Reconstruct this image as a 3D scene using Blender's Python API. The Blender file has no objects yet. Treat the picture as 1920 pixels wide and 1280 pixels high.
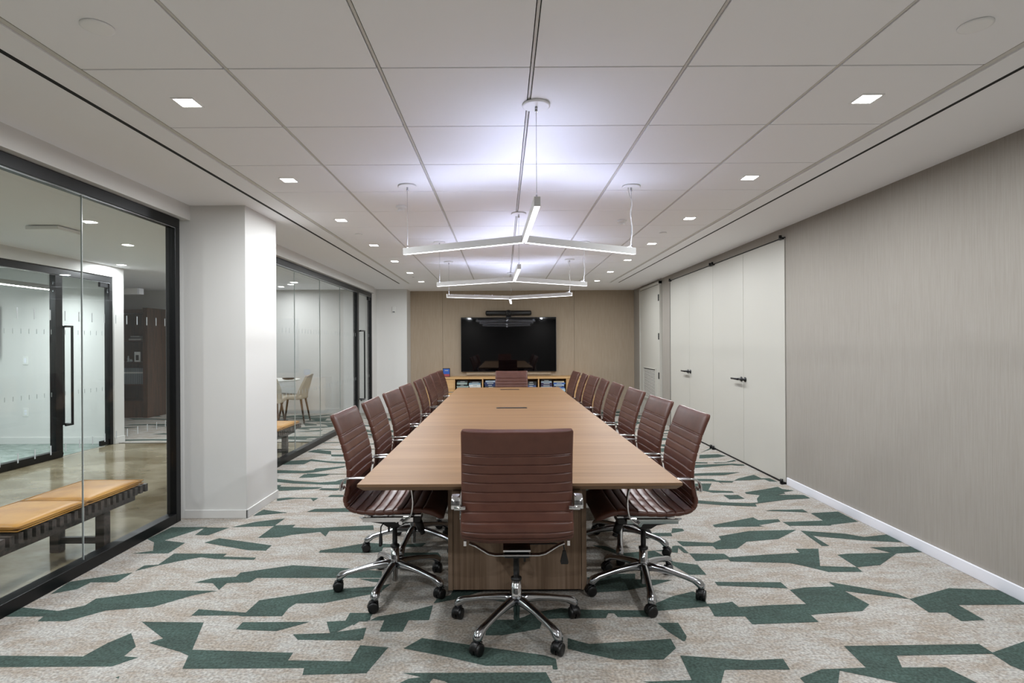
import bpy, bmesh, math, random
from mathutils import Vector, Matrix
from mathutils.geometry import tessellate_polygon

# ------------------------------------------------------------------ camera, world, exposure
SC = bpy.context.scene
COL = SC.collection
PI = math.pi
HC = 1.352                       # camera height
cam_d = bpy.data.cameras.new('camera')
cam = bpy.data.objects.new('camera', cam_d); COL.objects.link(cam)
cam_d.sensor_width = 36.0
cam_d.lens = 1070.0 / 1920.0 * 36.0
cam_d.shift_x = 17.0 / 1920.0
cam_d.shift_y = 5.0 / 1920.0
cam_d.clip_start = 0.02
cam.location = (0, 0, HC)
cam.rotation_euler = (PI / 2, 0.0055, 0)
SC.camera = cam
SC.view_settings.view_transform = 'Standard'
SC.view_settings.look = 'None'
SC.view_settings.gamma = 1.0
SC.view_settings.use_curve_mapping = False
SC.view_settings.exposure = 0.90
SC.cycles.use_denoising = True
SC.cycles.max_bounces = 10
SC.cycles.diffuse_bounces = 5
SC.cycles.glossy_bounces = 5
SC.cycles.transparent_max_bounces = 14
SC.cycles.caustics_reflective = False
SC.cycles.caustics_refractive = False
SC.cycles.sample_clamp_indirect = 4.0
world = bpy.data.worlds.new('world'); SC.world = world
world.use_nodes = True
world.node_tree.nodes['Background'].inputs[0].default_value = (0.75, 0.8, 0.9, 1)
world.node_tree.nodes['Background'].inputs[1].default_value = 0.05
P_DOWN = 11.5                    # watts of one square downlight
P_PEND_DN, P_PEND_UP = 3.2, 21.0 # emission of the pendant bars
P_HALL, P_OFFICE, P_LOUNGE = 14.0, 22.0, 6.0

# ------------------------------------------------------------------ materials
def rgb(h):
    h = h.lstrip('#'); v = [int(h[i:i+2], 16) / 255 for i in (0, 2, 4)]
    return tuple((c / 12.92 if c <= .04045 else ((c + .055) / 1.055) ** 2.4) for c in v) + (1,)
MATS = {}
def mat(name, col, rough=.5, metal=0, spec=.5, emit=None, es=0, coat=0):
    m = bpy.data.materials.new(name); m.use_nodes = True
    b = m.node_tree.nodes['Principled BSDF']
    b.inputs['Base Color'].default_value = rgb(col) if isinstance(col, str) else col
    b.inputs['Roughness'].default_value = rough
    b.inputs['Metallic'].default_value = metal
    b.inputs['Specular IOR Level'].default_value = spec
    b.inputs['Coat Weight'].default_value = coat
    if emit:
        b.inputs['Emission Color'].default_value = rgb(emit)
        b.inputs['Emission Strength'].default_value = es
    MATS[name] = m
    return m
def nd(m, t, **kw):
    n = m.node_tree.nodes.new(t)
    for k, v in kw.items(): setattr(n, k, v)
    return n
def lk(m, a, b): m.node_tree.links.new(a, b)
def noisy(m, c1, c2, scale=(1, 1, 1), nscale=5, detail=3, lo=.35, hi=.65, bump=0, bdist=.002, rough=None, nrough=.5):
    """colour varies between c1 and c2 with a stretched noise in object space"""
    nt = m.node_tree; b = nt.nodes['Principled BSDF']
    tc = nd(m, 'ShaderNodeTexCoord'); mp = nd(m, 'ShaderNodeMapping')
    mp.inputs['Scale'].default_value = scale
    lk(m, tc.outputs['Object'], mp.inputs['Vector'])
    nz = nd(m, 'ShaderNodeTexNoise'); nz.inputs['Scale'].default_value = nscale; nz.inputs['Detail'].default_value = detail
    nz.inputs['Roughness'].default_value = nrough
    lk(m, mp.outputs[0], nz.inputs['Vector'])
    cr = nd(m, 'ShaderNodeValToRGB')
    cr.color_ramp.elements[0].position = lo; cr.color_ramp.elements[0].color = rgb(c1)
    cr.color_ramp.elements[1].position = hi; cr.color_ramp.elements[1].color = rgb(c2)
    lk(m, nz.outputs['Fac'], cr.inputs[0]); lk(m, cr.outputs[0], b.inputs['Base Color'])
    if bump:
        bp = nd(m, 'ShaderNodeBump'); bp.inputs['Strength'].default_value = bump; bp.inputs['Distance'].default_value = bdist
        lk(m, nz.outputs['Fac'], bp.inputs['Height']); lk(m, bp.outputs[0], b.inputs['Normal'])
    return cr

M_white = mat('white_paint', '#d5d4d1', .6)
M_ceil = mat('ceiling_paint', '#f4f5f8', .8)
M_tile = mat('ceiling_tile', '#f5f6f9', .85)
M_fit = mat('white_fitting', '#f4f5f6', .5)
M_grid = mat('ceiling_grid', '#cfcdc8', .6)
M_gap = mat('tile_gap', '#6f6d69', .8)
M_dark = mat('charcoal_wall', '#4a4744', .8)
M_slot = mat('black_slot', '#050505', .8)
M_base = mat('baseboard_paint', '#e2e3ea', .45)
M_taupe = mat('taupe_wallcovering', '#8d8070', .8)
noisy(M_taupe, '#a3937f', '#a99a87', (60, 60, 3), 1.5, 3)
M_fab = mat('greige_wallcovering', '#a59e96', .8)
noisy(M_fab, '#8f8981', '#98938b', (90, 90, 2.4), 1.6, 5, .36, .64, nrough=.7)
M_fab2 = mat('greige_return', '#948b80', .8)
M_door = mat('door_paint', '#b7b5ad', .5)
M_black = mat('black_metal', '#0e0f11', .38, .3)
M_blackp = mat('black_plastic', '#0b0b0c', .42)
M_chrome = mat('polished_chrome', '#d4d5d8', .09, 1)
M_alu = mat('polished_aluminium', '#b9bbbf', .16, 1)
M_gloss = mat('screen_glass', '#020204', .03, 0, .85)
M_leather = mat('brown_leather', '#50291c', .36, 0, .45)
noisy(M_leather, '#523026', '#5c382c', (1, 1, 1), 18, 3, .3, .7)
M_backl = MATS['brown_leather']
M_tan = mat('tan_leather', '#c98a35', .45)
noisy(M_tan, '#a87328', '#bb8634', (1, 1, 1), 7, 3)
M_darkwood = mat('ebonised_wood', '#241d1b', .45)
noisy(M_darkwood, '#241d1b', '#463b36', (3, 40, 40), 1.2, 3)
M_walnut = mat('walnut', '#3a281f', .45)
noisy(M_walnut, '#38230f', '#553620', (14, 14, 1.2), 2, 3)
M_beige = mat('beige_upholstery', '#aaa294', .85)
M_wtop = mat('white_laminate', '#dcdcd8', .35)

def wood(name, cols, axis, fine=90, rough=.38):
    """veneer with fine grain streaks along one axis plus broad plank-to-plank variation"""
    m = mat(name, cols[1], rough, 0, .18)
    b = m.node_tree.nodes['Principled BSDF']
    tc = nd(m, 'ShaderNodeTexCoord')
    def streak(across, along, detail):
        mp = nd(m, 'ShaderNodeMapping')
        s = [across] * 3; s['xyz'.index(axis)] = along
        mp.inputs['Scale'].default_value = s
        lk(m, tc.outputs['Object'], mp.inputs['Vector'])
        n = nd(m, 'ShaderNodeTexNoise'); n.inputs['Scale'].default_value = 1; n.inputs['Detail'].default_value = detail
        n.inputs['Roughness'].default_value = .6
        lk(m, mp.outputs[0], n.inputs['Vector'])
        return n
    a = streak(fine, 1.3, 4); c = streak(9, .5, 2)
    mx = nd(m, 'ShaderNodeMath', operation='MULTIPLY_ADD'); mx.inputs[1].default_value = .55
    m2 = nd(m, 'ShaderNodeMath', operation='MULTIPLY'); m2.inputs[1].default_value = .45
    lk(m, a.outputs['Fac'], mx.inputs[0]); lk(m, c.outputs['Fac'], m2.inputs[0]); lk(m, m2.outputs[0], mx.inputs[2])
    cr = nd(m, 'ShaderNodeValToRGB')
    cr.color_ramp.elements[0].position = .36; cr.color_ramp.elements[0].color = rgb(cols[0])
    cr.color_ramp.elements[1].position = .64; cr.color_ramp.elements[1].color = rgb(cols[2])
    e = cr.color_ramp.elements.new(.5); e.color = rgb(cols[1])
    lk(m, mx.outputs[0], cr.inputs[0]); lk(m, cr.outputs[0], b.inputs['Base Color'])
    return m
M_oak = wood('oak_veneer_table', ['#775839', '#846443', '#927150'], 'x', 90, .5)
M_oakp = wood('oak_veneer_pedestal', ['#6e5948', '#87715e', '#98826f'], 'z', 60)
M_oakc = wood('oak_veneer_credenza', ['#b8905f', '#c6a071', '#d1ae80'], 'x', 60)
M_edge = mat('table_edge', '#775c43', .4)

def carpet(name, ca, cb, speck, bumpd=.004):
    m = mat(name, ca, .95, 0, .1)
    b = m.node_tree.nodes['Principled BSDF']
    tc = nd(m, 'ShaderNodeTexCoord')
    n1 = nd(m, 'ShaderNodeTexNoise'); n1.inputs['Scale'].default_value = 3.2; n1.inputs['Detail'].default_value = 10; n1.inputs['Roughness'].default_value = .88
    mp = nd(m, 'ShaderNodeMapping'); mp.inputs['Scale'].default_value = (1, 2.0, 1)
    lk(m, tc.outputs['Object'], mp.inputs[0]); lk(m, mp.outputs[0], n1.inputs['Vector'])
    cr = nd(m, 'ShaderNodeValToRGB'); cr.color_ramp.elements[0].position = .44; cr.color_ramp.elements[1].position = .56
    cr.color_ramp.elements[0].color = rgb(ca); cr.color_ramp.elements[1].color = rgb(cb)
    lk(m, n1.outputs['Fac'], cr.inputs[0])
    n2 = nd(m, 'ShaderNodeTexNoise'); n2.inputs['Scale'].default_value = 85; n2.inputs['Detail'].default_value = 3
    lk(m, tc.outputs['Object'], n2.inputs['Vector'])
    mr = nd(m, 'ShaderNodeMapRange'); mr.inputs[1].default_value = .35; mr.inputs[2].default_value = .65
    mr.inputs[3].default_value = 1 - speck; mr.inputs[4].default_value = 1 + speck
    lk(m, n2.outputs['Fac'], mr.inputs[0])
    mx = nd(m, 'ShaderNodeMix', data_type='RGBA', blend_type='MULTIPLY'); mx.inputs[0].default_value = 1
    lk(m, cr.outputs[0], mx.inputs[6]); lk(m, mr.outputs[0], mx.inputs[7])
    lk(m, mx.outputs[2], b.inputs['Base Color'])
    bp = nd(m, 'ShaderNodeBump'); bp.inputs['Strength'].default_value = .5; bp.inputs['Distance'].default_value = bumpd
    lk(m, n2.outputs['Fac'], bp.inputs['Height']); lk(m, bp.outputs[0], b.inputs['Normal'])
    return m
M_carp = carpet('mottled_carpet', '#958c81', '#a7a5a0', .27)
M_green = carpet('green_carpet', '#3f4b46', '#465650', .27)
M_ocarp = carpet('office_carpet', '#77827c', '#979f9a', .1)
M_conc = mat('polished_concrete', '#8f8876', .13, 0, .5)
noisy(M_conc, '#6d6047', '#9c937e', (1, 1.3, 1), 1.5, 6, .36, .64, nrough=.62)

def glass():
    m = bpy.data.materials.new('clear_glass'); m.use_nodes = True
    nt = m.node_tree; nt.nodes.clear()
    out = nd(m, 'ShaderNodeOutputMaterial'); mix = nd(m, 'ShaderNodeMixShader')
    tr = nd(m, 'ShaderNodeBsdfTransparent'); gl = nd(m, 'ShaderNodeBsdfGlossy')
    tr.inputs[0].default_value = (.975, .988, .984, 1); gl.inputs['Roughness'].default_value = 0
    lw = nd(m, 'ShaderNodeLayerWeight'); lw.inputs[0].default_value = .5
    pw = nd(m, 'ShaderNodeMath', operation='POWER'); pw.inputs[1].default_value = 5
    ma = nd(m, 'ShaderNodeMath', operation='MULTIPLY_ADD'); ma.inputs[1].default_value = .55; ma.inputs[2].default_value = .022
    lk(m, lw.outputs['Facing'], pw.inputs[0]); lk(m, pw.outputs[0], ma.inputs[0])
    lk(m, ma.outputs[0], mix.inputs[0]); lk(m, tr.outputs[0], mix.inputs[1]); lk(m, gl.outputs[0], mix.inputs[2])
    lk(m, mix.outputs[0], out.inputs[0])
    return m
M_glass = glass()
M_gedge = mat('glass_edge', '#c4cbc9', .2)
M_frost = mat('frosted_mark', '#a6abaa', .7)
M_lamp = mat('lamp_diffuser', '#ffffff', .5, emit='#fffdf8', es=14)
M_pdn = mat('pendant_diffuser', '#ffffff', .5, emit='#f2f4ff', es=P_PEND_DN)
M_pup = mat('pendant_uplight', '#ffffff', .5, emit='#d3dcff', es=P_PEND_UP)
M_pbody = mat('pendant_body', '#bcbbb9', .45)

# ------------------------------------------------------------------ mesh helpers
def NB(): return bmesh.new()
def box(bm, x0, x1, y0, y1, z0, z1, mi=0, M=None):
    vs = [bm.verts.new((x, y, z)) for x in (x0, x1) for y in (y0, y1) for z in (z0, z1)]
    fs = [(0, 1, 3, 2), (4, 6, 7, 5), (0, 4, 5, 1), (2, 3, 7, 6), (0, 2, 6, 4), (1, 5, 7, 3)]
    out = []
    for f in fs:
        g = bm.faces.new([vs[i] for i in f]); g.material_index = mi; out.append(g)
    if M is not None:
        for v in vs: v.co = M @ v.co
    return out
def lathe(bm, prof, c=(0, 0, 0), n=24, mi=0, M=None, cap=True):
    """prof: list of (r, z), revolved round the z axis at c"""
    rings = []
    for r, z in prof:
        rg = [bm.verts.new(Vector((r * math.cos(2 * PI * k / n), r * math.sin(2 * PI * k / n), z))) for k in range(n)]
        rings.append(rg)
    for a, b in zip(rings, rings[1:]):
        for k in range(n):
            f = bm.faces.new((a[k], a[(k + 1) % n], b[(k + 1) % n], b[k])); f.material_index = mi; f.smooth = True
    if cap:
        f = bm.faces.new(rings[0][::-1]); f.material_index = mi
        f = bm.faces.new(rings[-1]); f.material_index = mi
    for rg in rings:
        for v in rg:
            if M is not None: v.co = M @ v.co
            v.co += Vector(c)
def cyl(bm, r, p0, p1, n=16, mi=0, r1=None):
    p0, p1 = Vector(p0), Vector(p1); d = p1 - p0
    q = d.to_track_quat('Z', 'Y').to_matrix()
    lathe(bm, [(r, 0), (r1 if r1 is not None else r, d.length)], p0, n, mi, q)
def sweep(bm, pts, prof, up=(0, 0, 1), mi=0, smooth=True, side=None):
    """sweep closed profile points (a across, b up) along a path; prof may be a function of index"""
    pts = [Vector(p) for p in pts]; rings = []
    for i, p in enumerate(pts):
        t = (pts[min(i + 1, len(pts) - 1)] - pts[max(i - 1, 0)]).normalized()
        s = Vector(side) if side is not None else t.cross(Vector(up))
        if s.length < 1e-6: s = Vector((1, 0, 0))
        s = s.normalized(); u = s.cross(t).normalized()
        pr = prof(i) if callable(prof) else prof
        rings.append([bm.verts.new(p + s * a + u * b) for a, b in pr])
    n = len(rings[0])
    for a, b in zip(rings, rings[1:]):
        for k in range(n):
            f = bm.faces.new((a[k], a[(k + 1) % n], b[(k + 1) % n], b[k])); f.material_index = mi; f.smooth = smooth
    for r in (rings[0][::-1], rings[-1]):
        f = bm.faces.new(r); f.material_index = mi
def circ(r, n=8, ry=None): return [(r * math.cos(2 * PI * k / n), (ry or r) * math.sin(2 * PI * k / n)) for k in range(n)]
def rrect(w, h, r, k=3):
    out = []
    for cx, cy, a0 in ((w/2-r, h/2-r, 0), (-w/2+r, h/2-r, PI/2), (-w/2+r, -h/2+r, PI), (w/2-r, -h/2+r, 1.5*PI)):
        for i in range(k + 1):
            a = a0 + PI / 2 * i / k; out.append((cx + r * math.cos(a), cy + r * math.sin(a)))
    return out
def smooth_path(P, n=6):
    """Catmull-Rom through P"""
    P = [Vector(p) for p in P]; Q = [2 * P[0] - P[1]] + P + [2 * P[-1] - P[-2]]; out = []
    for i in range(1, len(Q) - 2):
        for k in range(n):
            t = k / n
            out.append(.5 * ((2 * Q[i]) + (Q[i+1] - Q[i-1]) * t + (2*Q[i-1] - 5*Q[i] + 4*Q[i+1] - Q[i+2]) * t*t + (3*Q[i] - Q[i-1] - 3*Q[i+1] + Q[i+2]) * t**3))
    out.append(P[-1]); return out
def obj(name, bm, m, parent=None, bevel=0, loc=None, smooth=False, seg=2):
    bmesh.ops.recalc_face_normals(bm, faces=bm.faces)
    me = bpy.data.meshes.new(name)
    if smooth:
        for f in bm.faces: f.smooth = True
    bm.to_mesh(me); bm.free()
    for x in (m if isinstance(m, (list, tuple)) else [m]): me.materials.append(x)
    o = bpy.data.objects.new(name, me); COL.objects.link(o)
    if parent is not None: o.parent = parent
    if loc is not None: o.location = loc
    if bevel:
        b = o.modifiers.new('bevel', 'BEVEL'); b.width = bevel; b.segments = seg; b.limit_method = 'ANGLE'; b.angle_limit = .7
        b.harden_normals = False
    return o
def tag(o, label=None, cat=None, group=None, kind=None):
    if label: o['label'] = label
    if cat: o['category'] = cat
    if group: o['group'] = group
    if kind: o['kind'] = kind
    return o
def thing(name, label, cat, loc=(0, 0, 0), rz=0, group=None):
    o = bpy.data.objects.new(name, None); COL.objects.link(o); o.empty_display_size = .1
    o.location = loc; o.rotation_euler = (0, 0, rz)
    return tag(o, label, cat, group)
def struct(name, bm, m, parent=None, label=None, cat=None, **k):
    o = obj(name, bm, m, parent, **k)
    if parent is None: tag(o, label, cat, kind='structure')
    return o
def kids(o): return [c for c in bpy.data.objects if c.parent == o]
def copy_tree(o, parent=None):
    c = o.copy(); COL.objects.link(c)
    if parent is not None: c.parent = parent
    for ch in KIDS.get(o.name, kids(o)): copy_tree(ch, c)
    return c
KIDS = {}
def area(name, loc, size, power, col=(.93, .965, 1.0), rot=(0, 0, 0), spread=3.1, parent=None):
    l = bpy.data.lights.new(name, 'AREA'); l.energy = power; l.color = col; l.size = size if not isinstance(size, tuple) else size[0]
    if isinstance(size, tuple): l.shape = 'RECTANGLE'; l.size_y = size[1]
    l.spread = spread
    o = bpy.data.objects.new(name, l); COL.objects.link(o); o.location = loc; o.rotation_euler = rot
    if parent is not None: o.parent = parent
    return o
ORD = ['first', 'second', 'third', 'fourth', 'fifth', 'sixth', 'seventh', 'eighth', 'ninth', 'tenth', 'eleventh', 'twelfth', 'thirteenth']

# ------------------------------------------------------------------ structure
ZC = 2.452                        # ceiling height
XL, XR, YB, Y0 = -2.50, 2.70, 11.75, -1.7
YT, XO = 7.97, -5.40              # threshold concrete / carpet, office glass line
def carpet_floor(name, x0, x1, y0, y1, polys, label, m=None):
    bm = NB(); box(bm, x0, x1, y0, y1, -.12, 0)
    for k, p in enumerate(polys):
        z = .0004 + k * .00002
        try: tris = tessellate_polygon([[Vector((a, b, 0)) for a, b in p]])
        except Exception: continue
        vs = [bm.verts.new((a, b, z)) for a, b in p]
        for t in tris:
            if len(set(t)) < 3: continue
            try: f = bm.faces.new([vs[i] for i in t]); f.material_index = 1
            except ValueError: pass
    me_o = obj(name, bm, [m or M_carp, M_green])
    # every inlay faces up
    for p in me_o.data.polygons:
        if p.material_index == 1 and p.normal.z < 0: p.flip()
    return tag(me_o, label, 'floor', kind='structure')
def rand_polys(x0, x1, y0, y1, n, seed):
    R = random.Random(seed); out = []
    for _ in range(n):
        cx, cy = R.uniform(x0, x1), R.uniform(y0, y1); w = R.uniform(.25, .9); h = R.uniform(.05, .2); sl = R.uniform(-.1, .1); sk = R.uniform(-.2, .2)
        p = [(cx - w/2 + sk, cy + h/2 - sl), (cx + R.uniform(-.1, .1), cy + h/2 + R.uniform(0, .08)), (cx + w/2 + sk*.4, cy + h/2 + sl),
             (cx + w/2 - sk, cy - h/2 + sl), (cx + R.uniform(-.1, .1), cy - h/2 + R.uniform(0, .05)), (cx - w/2 - sk*.3, cy - h/2 - sl)]
        out.append([(min(max(a, x0), x1), min(max(b, y0), y1)) for a, b in p])
    return out
def rpart(x0, x1, y0, y1, n, seed): return rand_polys(x0, x1, y0, y1, n, seed)
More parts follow.
